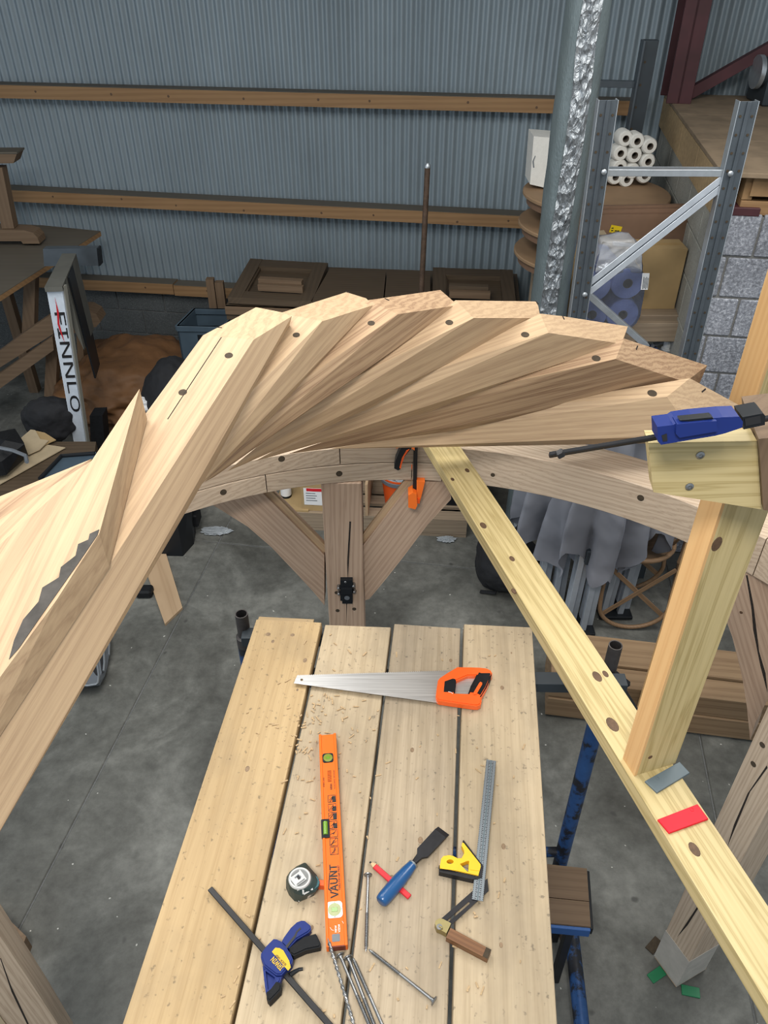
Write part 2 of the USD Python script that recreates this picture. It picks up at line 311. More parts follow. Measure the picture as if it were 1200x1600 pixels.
# crinkled reflective foil
usdkit.material(stage, lookpath('foil'), {'t': ('texture_coordinate', {}), 'mp': ('mapping', {'scale': (1, 1, 0.45)}), 'v': ('voronoi_texture', {'scale': 34.0, 'feature': 'f1'}), 'n': ('noise_texture', {'scale': 26.0, 'detail': 4.0, 'distortion': 1.2}),
    'ad': ('math', {'math_type': 'add'}), 'b': ('bump', {'strength': 0.9, 'distance': 0.03}), 'p': ('principled_bsdf', {'base_color': (0.36, 0.39, 0.42), 'metallic': 0.7, 'roughness': 0.40})},
    [('t.object', 'mp.vector'), ('mp.vector', 'v.vector'), ('mp.vector', 'n.vector'), ('v.distance', 'ad.value1'), ('n.fac', 'ad.value2'), ('ad.value', 'b.height'), ('b.normal', 'p.normal')], surface='p.BSDF')
plain('bubble_wrap', (0.14, 0.175, 0.185), 0.33, 0.25, var=0.12, scale=10, bump=0.3, bscale=140, stretch=(1, 1, 0.35))
# galvanised profiled sheet, slightly dusty
plain('cladding', (0.25, 0.305, 0.345), 0.48, 0.25, var=0.12, scale=2.5, stretch=(1, 1, 0.5))
def masonry(name, col, spk, amt, bump, scale=90.0):
    col = A(col, float)
    usdkit.material(stage, lookpath(name), {'t': ('geometry', {}), 'n': ('noise_texture', {'scale': scale, 'detail': 3.0, 'roughness': 0.7}), 'n2': ('noise_texture', {'scale': 2.2, 'detail': 5.0}),
        'r': ('rgb_ramp', {'ramp': [(0.35, col * (1 - amt)), (0.55, col), (0.72, np.minimum(A(spk), 1))]}), 'r2': ('rgb_ramp', {'ramp': [(0.3, (0.75,) * 3), (0.7, (1.1,) * 3)]}), 'm': ('mix_color', {'blend_type': 'multiply', 'fac': 1.0}),
        'b': ('bump', {'strength': bump, 'distance': 0.008}), 'p': ('principled_bsdf', {'roughness': 0.9, 'specular_ior_level': 0.2})},
        [('t.position', 'n.vector'), ('t.position', 'n2.vector'), ('n.fac', 'r.fac'), ('n2.fac', 'r2.fac'), ('r.color', 'm.a'), ('r2.color', 'm.b'), ('m.result', 'p.base_color'), ('n.fac', 'b.height'), ('b.normal', 'p.normal')], surface='p.BSDF')
masonry('block_dark', (0.095, 0.105, 0.11), (0.14, 0.15, 0.155), 0.25, 0.25)
masonry('block_grey', (0.32, 0.34, 0.39), (0.62, 0.64, 0.70), 0.45, 0.6, 70)
masonry('block_painted', (0.33, 0.33, 0.30), (0.40, 0.40, 0.37), 0.15, 0.2)
masonry('mortar', (0.20, 0.20, 0.195), (0.26, 0.26, 0.25), 0.2, 0.3)
masonry('mortar_dark', (0.16, 0.165, 0.165), (0.2, 0.2, 0.2), 0.2, 0.3)
# concrete floor: cloudy grey, dark oil spots, white paint flecks
usdkit.material(stage, lookpath('concrete'), {'t': ('geometry', {}), 'n': ('noise_texture', {'scale': 1.7, 'detail': 7.0, 'roughness': 0.62, 'distortion': 0.6}), 'r': ('rgb_ramp', {'ramp': [(0.32, (0.070, 0.070, 0.063)), (0.5, (0.122, 0.124, 0.114)), (0.66, (0.205, 0.208, 0.192))]}),
    'n3': ('noise_texture', {'scale': 14.0, 'detail': 6.0, 'roughness': 0.7}), 'r3': ('rgb_ramp', {'ramp': [(0.3, (0.70,) * 3), (0.7, (1.2,) * 3)]}), 'm3': ('mix_color', {'blend_type': 'multiply', 'fac': 1.0}),
    'v': ('voronoi_texture', {'scale': 5.5, 'randomness': 1.0}), 'vr': ('rgb_ramp', {'ramp': [(0.0, (0.75,) * 3), (0.05, (0.75,) * 3), (0.10, (0, 0, 0))]}), 'm1': ('mix_color', {'b': (0.05, 0.05, 0.048)}),
    'd': ('noise_texture', {'scale': 9.0, 'detail': 2.0}), 'ds': ('mix_color', {'fac': 0.06}),
    'v2': ('voronoi_texture', {'scale': 15.0, 'randomness': 1.0}), 'vr2': ('rgb_ramp', {'ramp': [(0.0, (1,) * 3), (0.05, (1,) * 3), (0.07, (0, 0, 0))]}), 'c2': ('rgb_to_bw', {}), 'gt': ('math', {'math_type': 'greater_than', 'value2': 0.50}), 'mu': ('math', {'math_type': 'multiply'}), 'm2': ('mix_color', {'b': (0.46, 0.46, 0.43)}),
    'b': ('bump', {'strength': 0.15, 'distance': 0.004}), 'p': ('principled_bsdf', {'roughness': 0.55, 'specular_ior_level': 0.35})},
    [('t.position', 'n.vector'), ('t.position', 'n3.vector'), ('n.fac', 'r.fac'), ('n3.fac', 'r3.fac'), ('r.color', 'm3.a'), ('r3.color', 'm3.b'), ('t.position', 'ds.a'), ('t.position', 'd.vector'), ('d.color', 'ds.b'), ('ds.result', 'v.vector'), ('ds.result', 'v2.vector'),
     ('v.distance', 'vr.fac'), ('vr.color', 'm1.fac'), ('m3.result', 'm1.a'), ('v2.distance', 'vr2.fac'), ('v2.color', 'c2.color'), ('c2.val', 'gt.value1'), ('vr2.color', 'mu.value1'), ('gt.value', 'mu.value2'), ('mu.value', 'm2.fac'), ('m1.result', 'm2.a'), ('m2.result', 'p.base_color'), ('n3.fac', 'b.height'), ('b.normal', 'p.normal')], surface='p.BSDF')
# worn blue paint over dark steel
usdkit.material(stage, lookpath('worn_blue'), {'t': ('texture_coordinate', {}), 'n': ('noise_texture', {'scale': 9.0, 'detail': 8.0, 'roughness': 0.7}), 'r': ('rgb_ramp', {'ramp': [(0.44, (0.016, 0.018, 0.025)), (0.50, (0.022, 0.075, 0.22)), (0.75, (0.035, 0.11, 0.30))]}), 'p': ('principled_bsdf', {'roughness': 0.45, 'metallic': 0.2})},
    [('t.object', 'n.vector'), ('n.fac', 'r.fac'), ('r.color', 'p.base_color')], surface='p.BSDF')
plain('scaffold_tube', (0.085, 0.078, 0.078), 0.45, 0.6, var=0.35, scale=25)
# saw steel: brushed along the blade
usdkit.material(stage, lookpath('saw_steel'), {'t': ('texture_coordinate', {}), 'mp': ('mapping', {'scale': (4, 160, 1)}), 'n': ('noise_texture', {'scale': 1.0, 'detail': 4.0}), 'r': ('rgb_ramp', {'ramp': [(0.3, (0.50,) * 3), (0.7, (0.72,) * 3)]}), 'p': ('principled_bsdf', {'roughness': 0.42, 'metallic': 0.8})},
    [('t.object', 'mp.vector'), ('mp.vector', 'n.vector'), ('n.fac', 'r.fac'), ('r.color', 'p.base_color')], surface='p.BSDF')
#--SETTING--
# ------------------------------------------------------------------ the setting
def slab(s0, s1, o0, o1): return wbox(s0 + .004, s1 - .004, o0 + .004, o1 - .004, -.12, 0, .004)
P = [('screed', wbox(-11, 6, -1.5, 9, -.2, -.006, 0), 'mortar_dark')]
for s0, s1 in ((-11, -6.74), (-6.74, -3.74), (-3.74, -.74), (-.74, 2.26), (2.26, 6)):
    for o0, o1 in ((-1.5, -.4), (-.4, 2.58), (2.58, 5.58), (5.58, 9)): P.append(('slab', slab(s0, s1, o0, o1), 'concrete'))
struct('floor', P)

# back wall: profiled sheets over a course of blockwork
P = []; pitch, NR = 0.0680, 13
for k in range(-11, 6):
    s0 = -0.62 + k * pitch * NR; n = NR * 10 + 4; s = s0 + np.arange(n) * pitch / 10; lift = 0.0015 + 0.003 * (k % 2) + 0.012 * np.cos(2 * np.pi * (s - s0) / pitch); v = []
    for z in (0.80, 2.6, 5.6): v += [W(a, b, z) for a, b in zip(s, lift)]
    f = [q for r in range(2) for i in range(n - 1) for q in ([r * n + i, r * n + i + 1, (r + 1) * n + i + 1], [r * n + i, (r + 1) * n + i + 1, (r + 1) * n + i])]
    P.append(('cladding_sheet', (A(v), A(f)), 'cladding', dict(smooth=True)))
P.append(('cladding_drip', wbox(-10, 2.0, -.02, .05, .775, .80, .002), 'cladding'))
P.append(('mortar', wbox(-10, 2.03, -.2, .040, 0, .745, 0), 'mortar_dark'))
for r in range(4):
    z0 = .075 + .225 * r - .225
    for i in range(26):
        s0 = -9.45 + .45 * i + (.225 if r % 2 else 0)
        P.append(('concrete_block', wbox(s0 + .005, s0 + .445, -.1, .050 + .002 * rng.random(), max(z0 + .005, 0), z0 + .22, .004), 'block_dark'))
struct('wall_back', P)

# timber sheeting rails
def rail(name, p_left, p_right, s0, s1, dep=.16, h=.092, joint=None):
    a, b = atw(*p_left, dep), atw(*p_right, dep); sa, sb = sw(a), sw(b); zf = lambda s: a[2] + (b[2] - a[2]) * (s - sa) / (sb - sa); parts = []
    cuts = [s0] + (joint or []) + [s1]
    for i in range(len(cuts) - 1):
        c0, c1 = cuts[i] + .003, cuts[i + 1] - .003
        pts = [W(s, o, zf(s) + dz - (.0 if i % 2 == 0 else .008)) for s in (c0, c1) for o in (.018, dep) for dz in (0, -h)]
        parts.append(('rail_length', hull(pts), 'rail_timber', dict(gc=WU)))
        parts.append(('dust_layer', hull([W(s, o, zf(s) + dz - (.0 if i % 2 == 0 else .008)) for s in (c0, c1) for o in (.02, dep - .006) for dz in (0, .004)]), 'dusty_top', dict(gc=WU)))
        for q in range(int((c1 - c0) / .55)):
            s = c0 + .2 + .55 * q + .2 * rng.random(); z = zf(s) - h * (.25 + .5 * rng.random()) - (.0 if i % 2 == 0 else .008); c = W(s, dep, z)
            parts.append(('knot', lathe([(.009 + .006 * rng.random(), -.002), (.008, .0008), (0, .001)], c, WN, 9), 'knot'))
    struct(name, parts)
rail('trim_1', (0, 133), (995, 158.5), -8.0, sw(atw(997, 150, .16)))
rail('trim_2', (10, 297), (830, 339), -8.0, 1.75, dep=.17)
rail('trim_3', (120, 437), (370, 450), -8.0, 1.0, dep=.15, joint=[sw(atw(269, 440, .15))])

# mezzanine corner on the right: block walls, joists and chipboard deck
S0, OF, ZD = 2.05, 2.20, 2.42
P = [('mortar', wbox(S0 + .008, 5.2, .02, OF - .008, 0, 2.20, 0), 'mortar')]
for r in range(10):
    z0 = .22 - .0 + .222 * (r - 1)
    for i in range(6):
        o0 = OF - .45 * (i + 1) + (.225 if r % 2 else 0)
        a, b = max(o0, .02) + .004, min(o0 + .45, OF) - .004
        if b - a > .03: P.append(('concrete_block', wbox(S0, S0 + .1, a, b, max(z0 + .004, 0), z0 + .218, .004), 'block_painted'))
    for i in range(9):
        s0 = S0 + .245 * i + (.12 if r % 2 else 0) - .12
        a, b = max(s0, S0 + .001) + .006, s0 + .239
        if b - a > .03: P.append(('concrete_block', wbox(a, b, OF - .1, OF + .003 * rng.random(), max(z0 + .006, 0), z0 + .216, .005), 'block_grey'))
struct('wall_right', P)
P = [('wall_plate', wbox(S0 + .12, 5.2, OF - .12, OF - .015, 2.205, 2.275, .003), 'rail_timber', dict(gc=WU))]
for i in range(6): P.append(('joist', wbox(S0 + .12 + .42 * i, S0 + .17 + .42 * i, .05, OF - .02, 2.277, 2.393, .003), 'joist'))
P.append(('packing_block', wbox(S0 + .05, S0 + .22, OF - .10, OF + .005, 2.205, 2.245, .003), 'red_oxide'))
for i, (a, b) in enumerate(((.03, .98), (.985, 1.58), (1.585, OF + .0))): P.append(('fascia_board', wbox(S0 - .02, S0 + .0, a, b, 2.21, 2.395, .002), 'chip_edge'))
for i in range(2):
    for j in range(3): P.append(('deck_board', wbox(S0 - .022 + 1.6 * i + .002, S0 - .022 + 1.6 * (i + 1), .03 + .74 * j + .002, .03 + .74 * (j + 1), 2.397, ZD, .002), 'chip_deck'))
P.append(('edge_board', wbox(S0 + .15, 5.2, OF - .018, OF + .0, 2.30, 2.395, .002), 'joist'))
t = Thing('trim_4', kind='structure')
for q in P: t.add(*q[:3], **(q[3] if len(q) > 3 else {}))
t.done()

# steel stanchion and knee brace in the far right corner
c = W(2.02, .42, 0); P = []
P.append(('web', wbox(2.06, 2.075, .10, .42, 2.42, 5.6, .001), 'red_oxide'))
P.append(('flange', wbox(1.99, 2.15, .40, .42, 2.42, 5.6, .002), 'red_oxide'))
P.append(('flange', wbox(1.99, 2.15, .09, .11, 2.42, 5.6, .002), 'red_oxide'))
P.append(('haunch', prism([W(1.985, .43, 3.02), W(2.15, .43, 3.02), W(2.55, .43, 4.2), W(1.95, .43, 4.2)], WN * .02), 'red_oxide'))
P.append(('knee_brace', beam(W(2.16, .25, 2.46), W(3.9, .25, 3.55), .07, .07), 'red_oxide'))
t = Thing('trim_5', kind='structure')
for q in P: t.add(*q[:3])
t.done()
# roof sheets out of view, placed to shade the top of the back wall
ro = []
for k in range(9): ro.append(('unseen_roof_sheet', wbox(-6 + 1.34 * k, -6 + 1.34 * (k + 1) - .004, -.3, 2.4, 4.40, 4.44, .004), 'cladding'))
struct('unseen_ceiling', ro)
# ------------------------------------------------------------------ scaffold boards and the trestles under them
ZP = 1.56; TH = .038
def onb(x, y, h=0.0): return atz(x, y, ZP + h)
bl = [((400, 967), (503, 972), (190, 1600), (361, 1600), 'board_yellow', 'leftmost yellowed scaffold board under the clamp bar'),
      ((507.5, 975), (611.5, 979), (365, 1600), (533, 1600), 'board_pale', 'pale scaffold board carrying the orange level and tape measure'),
      ((615.5, 974), (720, 981), (537.5, 1600), (700, 1600), 'board_grey', 'greyish scaffold board carrying the blue handled chisel'),
      ((724.5, 974), (832, 979), (706, 1600), (872, 1600), 'board_pale', 'rightmost scaffold board beneath the yellow headed square')]
for i, (fl, fr, nl, nr, m, lab) in enumerate(bl):
    q = [onb(*fl), onb(*fr), onb(*nr), onb(*nl)]; dl, dr = q[3] - q[0], q[2] - q[1]
    k = 1.55; q[3], q[2] = q[0] + dl * k, q[1] + dr * k; drop = -.0015 * (i % 2)
    t = Thing('scaffold_board', lab, 'plank', 'scaffold boards of the work platform')
    pts = []
    for a, b, c in ((0, 1, 3), (1, 0, 2), (2, 3, 1), (3, 2, 0)):
        p = q[a]; u, v = unit(q[b] - p), unit(q[c] - p)
        pts += [p + (u + v) * .003, p + u * .001 + v * .001 - ZV * .004, p - ZV * TH]
    g = unit(dl); t.add('plank', hull([p + ZV * drop for p in pts]), m, gc=g)
    if i == 0: t.add('end_offcut', cbox((q[0] * .55 + q[1] * .45) + g * -.004 - ZV * .012, (q[1] - q[0]) * .42, g * .010, ZV * .010, .001), 'board_yellow', gc=unit(q[1] - q[0]))
    for _ in range(4):
        s, r = rng.random() * .55 + .03, .1 + .8 * rng.random(); c = q[0] * (1 - s) * (1 - r) + q[1] * (1 - s) * r + q[2] * s * r + q[3] * s * (1 - r); R = .003 + .005 * rng.random()
        M = pose(c + ZV * drop, g, np.cross(ZV, g)); v, f = lathe([(R, -.001), (R * .8, .0004), (0, .0005)], (0, 0, 0), (0, 0, 1), 9); v = v * A([1.5, 1, 1]); v = v @ M[:3, :3].T + M[:3, 3]
        t.add('knot', (v, f), 'knot_pale')
    if i == 0:
        for x, y, R in ((419, 991, .009), (457, 992, .008)):
            t.add('knot', lathe([(R, -.001), (R * .8, .0006), (0, .0008)], onb(x, y), (0, 0, 1), 12), 'knot_pale')
    t.done()
G = unit(onb(833, 980) - onb(872, 1600)); GX = np.cross(G, ZV)     # along the boards (away) and across them (right)

# wood chips and shavings scattered on the boards
vs = []
for _ in range(190):
    x, y = 330 + 500 * rng.random(), 990 + 600 * rng.random()
    c = onb(x, y, .0015)
    if rng.random() < .5: c = onb(505 + 40 * rng.normal(), 1140 + 90 * rng.normal() * .6, .0015)
    if (c - onb(400, 967)) @ G > -.03 or not (-.20 < (c - onb(503, 972)) @ GX < .70): continue
    a = rng.random() * math.pi; d = A([math.cos(a), math.sin(a), .1 * rng.normal()]); L = .003 + .008 * rng.random() ** 2
    vs.append(cbox(c, d * L, np.cross(ZV, unit(d)) * (.0012 + .001 * rng.random()), ZV * .0008))
one('wood_chips', cat(*vs), 'sawdust', 'small wood chips and shavings scattered over the scaffold boards', 'wood chips', kind='stuff')

def trestle(top, cross, lab, side, blue=True):
    t = Thing('trestle', lab, 'trestle', 'tubular trestle stands under the boards')
    p = aty(*top, cross); p0 = A([p[0], p[1], .03])
    t.add('jack_tube', cat(tube([A([p[0], p[1], 1.30]), p], .0215, 18, caps=False), lathe([(.0215, 0), (.0215, .0), (.018, .0), (.018, -.12), (0, -.12)], p, (0, 0, 1), 18)), 'scaffold_tube', smooth=40)
    t.add('collar', lathe([(.0215, 0), (.029, .004), (.029, .045), (.0215, .05)], A([p[0], p[1], 1.42]), (0, 0, 1), 18), 'scaffold_tube', smooth=40)
    t.add('leg', tube([p0, A([p[0], p[1], 1.43])], .028, 18), 'worn_blue', smooth=40)
    return t, p
t, pr = trestle((962, 1008), 1.69, 'blue tubular trestle right of the boards with lever and wooden tread', 1)
t.add('cross_beam', beam(pr + A([0.04, -.05, 1.49 - pr[2]]), A([-.45, pr[1] - .02, 1.49]), .05, .04), 'steel_dark')
t.add('lever', beam(A([pr[0] + .03, pr[1] + .0, 1.44]), A([pr[0] + .10, pr[1] - .10, 1.36]), .022, .03), 'black_plastic')
t.add('lever', beam(A([pr[0] + .01, pr[1] + .03, 1.46]), A([pr[0] + .075, pr[1] + .01, 1.41]), .018, .03), 'black_plastic')
q = atz(852, 1243, .42); t.add('rung', cyl(A([pr[0], pr[1], q[2]]), A([pr[0] - .55, pr[1], q[2]]), .020), 'worn_blue', smooth=40)
q0, q1 = atz(893, 1455, .03), atz(913, 1640, .03)
t.add('foot_bar', tube([A([pr[0], pr[1] + .1, .03]), q0, q1], .030, 14), 'worn_blue', smooth=40)
t.add('gusset', prism([A([pr[0], pr[1] - .02, .25]), A([pr[0], pr[1] - .02, .05]), A([pr[0] + .01, pr[1] - .22, .05])], A([.01, 0, 0])), 'rust')
t.done()
hz = .52; q = [atz(855, 1350, hz), atz(917, 1357, hz), atz(923, 1448, hz), atz(856, 1445, hz)]; ex = unit(q[1] - q[0]); q[0] = q[0] - ex * .30; q[3] = q[3] - ex * .30
t = Thing('step_platform', 'low step with brown wooden tread and pale blue rim beside trestle', 'step')
m0, m1 = q[0] * .42 + q[3] * .58, q[1] * .42 + q[2] * .58
t.add('tread_board', prism([q[0], q[1], m1 + (q[1] - m1) * .01, m0 + (q[0] - m0) * .01], (0, 0, -.02)), 'brown_joinery', gc=ex)
t.add('tread_board', prism([m0 + (q[3] - m0) * .02, m1 + (q[2] - m1) * .02, q[2], q[3]], (0, 0, -.02)), 'brown_joinery', gc=ex)
d = unit(q[2] - q[1]); t.add('rim', beam(q[3] + d * .006 - ZV * .03, q[2] + d * .006 - ZV * .03, .012, .045), 'trestle_blue')
t.add('rim', beam(q[1] + ex * .006 - ZV * .035, q[2] + ex * .006 - ZV * .035, .012, .04), 'black_plastic')
for p in (q[1] - ex * .06 + d * .03, q[2] - ex * .06 - d * .03, q[0] + ex * .06 + d * .03, q[3] + ex * .06 - d * .03): t.add('leg', beam(A([p[0], p[1], 0]), p - ZV * .02, .03, .03, up=(0, 1, 0)), 'black_steel')
t.done()
t, pl = trestle((377, 959), 1.87, 'tubular trestle with open pipe end at the left board corner', -1)
t.add('cross_beam', beam(A([pl[0], pl[1] - .03, 1.49]), A([-.05, pl[1] - .03, 1.49]), .05, .04), 'steel_dark')
t.done()

# ------------------------------------------------------------------ the eaves ring of the oak gazebo on its posts and braces
RC, RI, RO = A([.05, .95]), 1.42, 1.575; ZB, ZM, ZT = 1.76, 1.837, 1.91
def rang(x, y, z=ZB): p = atz(x, y, z); return math.atan2(p[0] - RC[0], p[1] - RC[1])
def arc(a0, a1, z0, z1, ri=RI, ro=RO, n=10):
    a = np.linspace(a0, a1, n); v = []
    for t in a:
        for r, z in ((ri, z0 + .003), (ri + .003, z0), (ro, z0), (ro, z1), (ri + .003, z1), (ri, z1 - .003)): v.append((RC[0] + r * math.sin(t), RC[1] + r * math.cos(t), z))
    f = [[6 * i + j, 6 * i + (j + 1) % 6, 6 * i + 6 + (j + 1) % 6, 6 * i + 6 + j] for i in range(n - 1) for j in range(6)]
    f = [q for a, b, c, d in f for q in ((a, b, c), (a, c, d))]; e = 6 * (n - 1)
    f += [(0, j + 1, j) for j in range(1, 5)] + [(e, e + j, e + j + 1) for j in range(1, 5)]
    return A(v), A(f)
ja, jb, ju, jr, je = rang(418, 771), rang(643, 752), rang(531, 702, ZT), rang(690, 752), rang(1176, 900)
t = Thing('ring_beam', 'curved pale oak eaves ring of staggered segments under the fan', 'beam')
def seg(a0, a1, z0, z1, m):
    mid = (a0 + a1) / 2; t.add('ring_segment', arc(a0 + .0012, a1 - .0012, z0, z1, n=max(6, int((a1 - a0) * 24))), m, gc=A([math.cos(mid), -math.sin(mid), 0]))
seg(-1.75, -.95, ZB, ZT, 'oak_weathered'); seg(-.95, ja, ZB, ZM - .0008, 'oak_weathered'); seg(ja, jb, ZB, ZM - .0008, 'oak_weathered')
seg(-.95, ju, ZM + .0008, ZT, 'oak_weathered'); seg(ju, jr, ZM + .0008, ZT, 'oak_weathered'); seg(jb, jr, ZB, ZM - .0008, 'oak_weathered')
seg(jr, je, ZB, ZT, 'oak_weathered'); seg(je, 1.95, ZB, ZT, 'oak_weathered')
def ring_hole(x, y, r=.012):
    d = ray(x, y); lo, hi = .5, 4.
    o = A([RC[0], RC[1]]); a = d[:2] @ d[:2]; b = 2 * d[:2] @ (EYE[:2] - o); c = (EYE[:2] - o) @ (EYE[:2] - o) - RI ** 2; k = (-b + math.sqrt(b * b - 4 * a * c)) / (2 * a); p = EYE + d * k
    n = -unit(A([p[0] - RC[0], p[1] - RC[1], 0])); t.add('peg_hole', lathe([(r, -.003), (r, .0008), (0, .001)], p, n, 14), 'hole_dark')
for h in ((349, 769), (530, 740), (440, 717), (1001, 778)): ring_hole(*h)
ring_hole(770, 742, .008)
t.done()
YP = RC[1] + RI * math.cos(.09) - .012                                     # face of the middle post
pl_, pr_ = aty(501.5, 757, YP), aty(565, 757, YP); wz = pr_[0] - pl_[0]
t = Thing('oak_post', 'square oak post with black bracket below the ring beam', 'post')
t.add('shaft', box(pl_[0], pr_[0], YP, YP + .15, 0, ZB, .004), 'oak_pink', gc=ZV)
t.add('crack', prism([aty(546, 815, YP - .0006), aty(548.5, 815, YP - .0006), aty(545, 880, YP - .0006), aty(543.5, 906, YP - .0006), aty(542.5, 880, YP - .0006), aty(544, 850, YP - .0006)], (0, .002, 0)), 'crack')
t.add('crack', prism([aty(541, 940, YP - .0006), aty(542.4, 940, YP - .0006), aty(541.5, 975, YP - .0006)], (0, .002, 0)), 'crack')
for x, y in ((526, 926), (554, 923), (527.5, 954), (553.5, 951.5)): t.add('peg_hole', lathe([(.0085, -.003), (.0085, .0006), (0, .0008)], aty(x, y, YP), (0, -1, 0), 14), 'hole_dark')
t.done()
t = Thing('bracket', 'black metal bracket with bright bolts fixed on oak post', 'bracket')
def fq(x0, x1, y0, y1, d, Y=None): Y = YP if Y is None else Y; return hull([aty(x, y, Y - .001) + A([0, k, 0]) for x, y in ((x0, y0), (x1, y0), (x1, y1), (x0, y1)) for k in (0, -d)])
t.add('plate', fq(532, 551, 902, 934, .018), 'black_plastic'); t.add('tongue', fq(535, 551, 930, 940, .012), 'black_plastic'); t.add('boss', fq(533.5, 550, 913, 921, .030), 'black_plastic')
t.add('hole_plate', lathe([(.011, 0), (.011, .021), (0, .021)], aty(542.5, 929, YP), (0, -1, 0), 12), 'plastic_grey')
for x, y in ((540, 905), (529.5, 915), (529.8, 924), (552.5, 912), (553.5, 921)): t.add('bolt', lathe([(.0075, 0), (.0075, .016), (.004, .020), (0, .020)], aty(x, y, YP - .001), (0, -1, 0), 10), 'screw_steel', smooth=40)
t.done()
YB = YP + .025
def brace(name, px, lab, chamf):
    t = Thing('oak_brace', lab, 'brace', 'curved oak braces either side of the post')
    pts = [aty(x, y, YB) for x, y in px]; t.add('timber', prism(pts, (0, .085, 0)), 'oak_pink', gc=pts[chamf[1]] - pts[chamf[0]])
    a, b = pts[chamf[0]], pts[chamf[1]]; t.add('arris', beam(a + A([0, .02, .004]), b + A([0, .02, .004]), .045, .014, up=(0, 1, 0)), 'oak_planed', gc=b - a)
    t.done()
brace('l', [(324, 784), (404, 764), (455, 815), (507, 868), (507, 946), (488, 923), (462, 895), (425, 856), (387, 823), (355, 803)], 'curved oak brace rising from the post to the left', (1, 3))
brace('r', [(646, 752), (704, 752), (705, 780), (668, 820), (632, 868), (603, 905), (577, 936), (570, 938), (567, 853)], 'curved oak brace behind the orange clamp, right of the post', (8, 0))

# right-hand post with its brace
f0, f1, f2 = atz(1057, 1542, .02), atz(1022, 1493, .02), atz(1102, 1520, .02)
e1, e2 = f1 - f0, f2 - f0; e2 = e2 - unit(e1) * (e2 @ unit(e1)); e2 = unit(e2) * max(np.linalg.norm(e2), .15)
t = Thing('oak_post', 'thick cracked oak post on green shims at the right edge', 'post')
t.add('shaft', hull([f0 + a * e1 + b * e2 + ZV * z for a in (.015, .985) for b in (.015, .985) for z in (.21, ZB - .02)]), 'oak_weathered', gc=ZV)
t.add('planed_foot', hull([f0 + a * e1 + b * e2 + ZV * z for a in (0, 1) for b in (0, 1) for z in (0, .215)]), 'plinth_oak')
t.add('base_plate', cbox(f0 + (e1 + e2) / 2 - ZV * .008 + e2 * .05, e1 * .48, e2 * .52, ZV * .008, .001), 'ply', gc=e2)
n1 = unit(np.cross(e1, ZV)); n1 = n1 if n1 @ (f0 - EYE) < 0 else -n1
def onp(x, y): return atp(x, y, f0 + n1 * .0008 + e2 * .015, n1)
t.add('crack', prism([onp(1198, 1196), onp(1199, 1200), onp(1172, 1237), onp(1150, 1290), onp(1136, 1324), onp(1147, 1288), onp(1168, 1240)], -n1 * .003), 'crack')
t.add('crack', prism([onp(1091, 1414), onp(1093, 1416), onp(1074, 1446), onp(1058, 1464), onp(1072, 1443)], -n1 * .003), 'crack')
for x, y in ((1191, 1164), (1177, 1194)): t.add('peg_hole', lathe([(.0095, -.003), (.0095, .0006), (0, .0008)], onp(x, y), n1, 14), 'hole_dark')
t.done()
for k, (x, y, a, m, lab) in enumerate(((1026, 1523, .5, 'shim_green', 'green plastic shim left of the right post foot'), (1079, 1549, -.2, 'shim_green', 'green plastic shim right of the right post foot'), (1022, 1477, .7, 'hole_dark', 'dark little offcut of wood behind the right post foot'))):
    c = atz(x, y, .004); u = A([math.cos(a), math.sin(a), 0]); one('plastic_shim' if k < 2 else 'wood_offcut', cbox(c, u * .035, np.cross(ZV, u) * .019, ZV * .004, .001), m, lab, 'shim' if k < 2 else 'offcut')
nb = unit(A([-.62, -.78, 0])); pb = atp(1165, 897, atz(1163, 897, ZB) - nb * .02, nb)
q = [atp(x, y, pb, nb) for x, y in ((1166, 893), (1207, 915), (1226, 1100), (1200, 1092), (1180, 1130), (1172, 1156), (1167, 1104), (1160, 1060), (1152, 1026), (1144, 995), (1134, 968))]
t = Thing('oak_brace', 'split oak brace rising to the ring beside the right pine post', 'brace', None)
t.add('timber', prism(q, -nb * .09), 'oak_pink', gc=q[7] - q[10])
cr = [atp(x, y, pb + nb * .0008, nb) for x, y in ((1165.5, 899), (1168, 899), (1177, 945), (1181, 977), (1186, 1018), (1196, 1052), (1199, 1082), (1188, 1040), (1177, 985), (1174, 950))]
t.add('crack', prism(cr, -nb * .003), 'crack'); t.add('knot', lathe([(.006, -.002), (.005, .001), (0, .001)], atp(1158, 957, pb, nb), nb, 10), 'knot')
t.done()

# lower left: the foot of another post, and a brown block on the floor
n2 = unit(A([.5, -.86, 0])); pb = atz(60, 1560, .9)
q = [atp(x, y, pb, n2) for x, y in ((-60, 1352), (0, 1462), (92, 1602), (140, 1680), (-60, 1680))]
t = Thing('oak_post', 'greyish cracked oak post end at the lower left corner', 'post'); t.add('shaft', prism(q, -n2 * .14), 'oak_weathered', gc=q[2] - q[0])
t.add('crack', prism([atp(x, y, pb + n2 * .0006, n2) for x, y in ((0, 1497), (1.5, 1498), (17, 1540), (45, 1600), (44, 1604), (18, 1550))], -n2 * .003), 'crack')
t.add('sawn_edge', prism([atp(x, y, pb + n2 * .004, n2) for x, y in ((-20, 1560), (0, 1588), (10, 1602), (30, 1640), (-20, 1640))], -n2 * .01), 'cardboard_pale'); t.done()
q = [atz(x, y, .09) for x, y in ((-40, 1385), (0, 1423), (41, 1463), (27, 1498), (-40, 1440))]
one('timber_block', prism(q, (0, 0, -.09)), 'brown_joinery', 'brown square timber block on the floor behind lower left post', 'block', gc=(1, 1, 0))
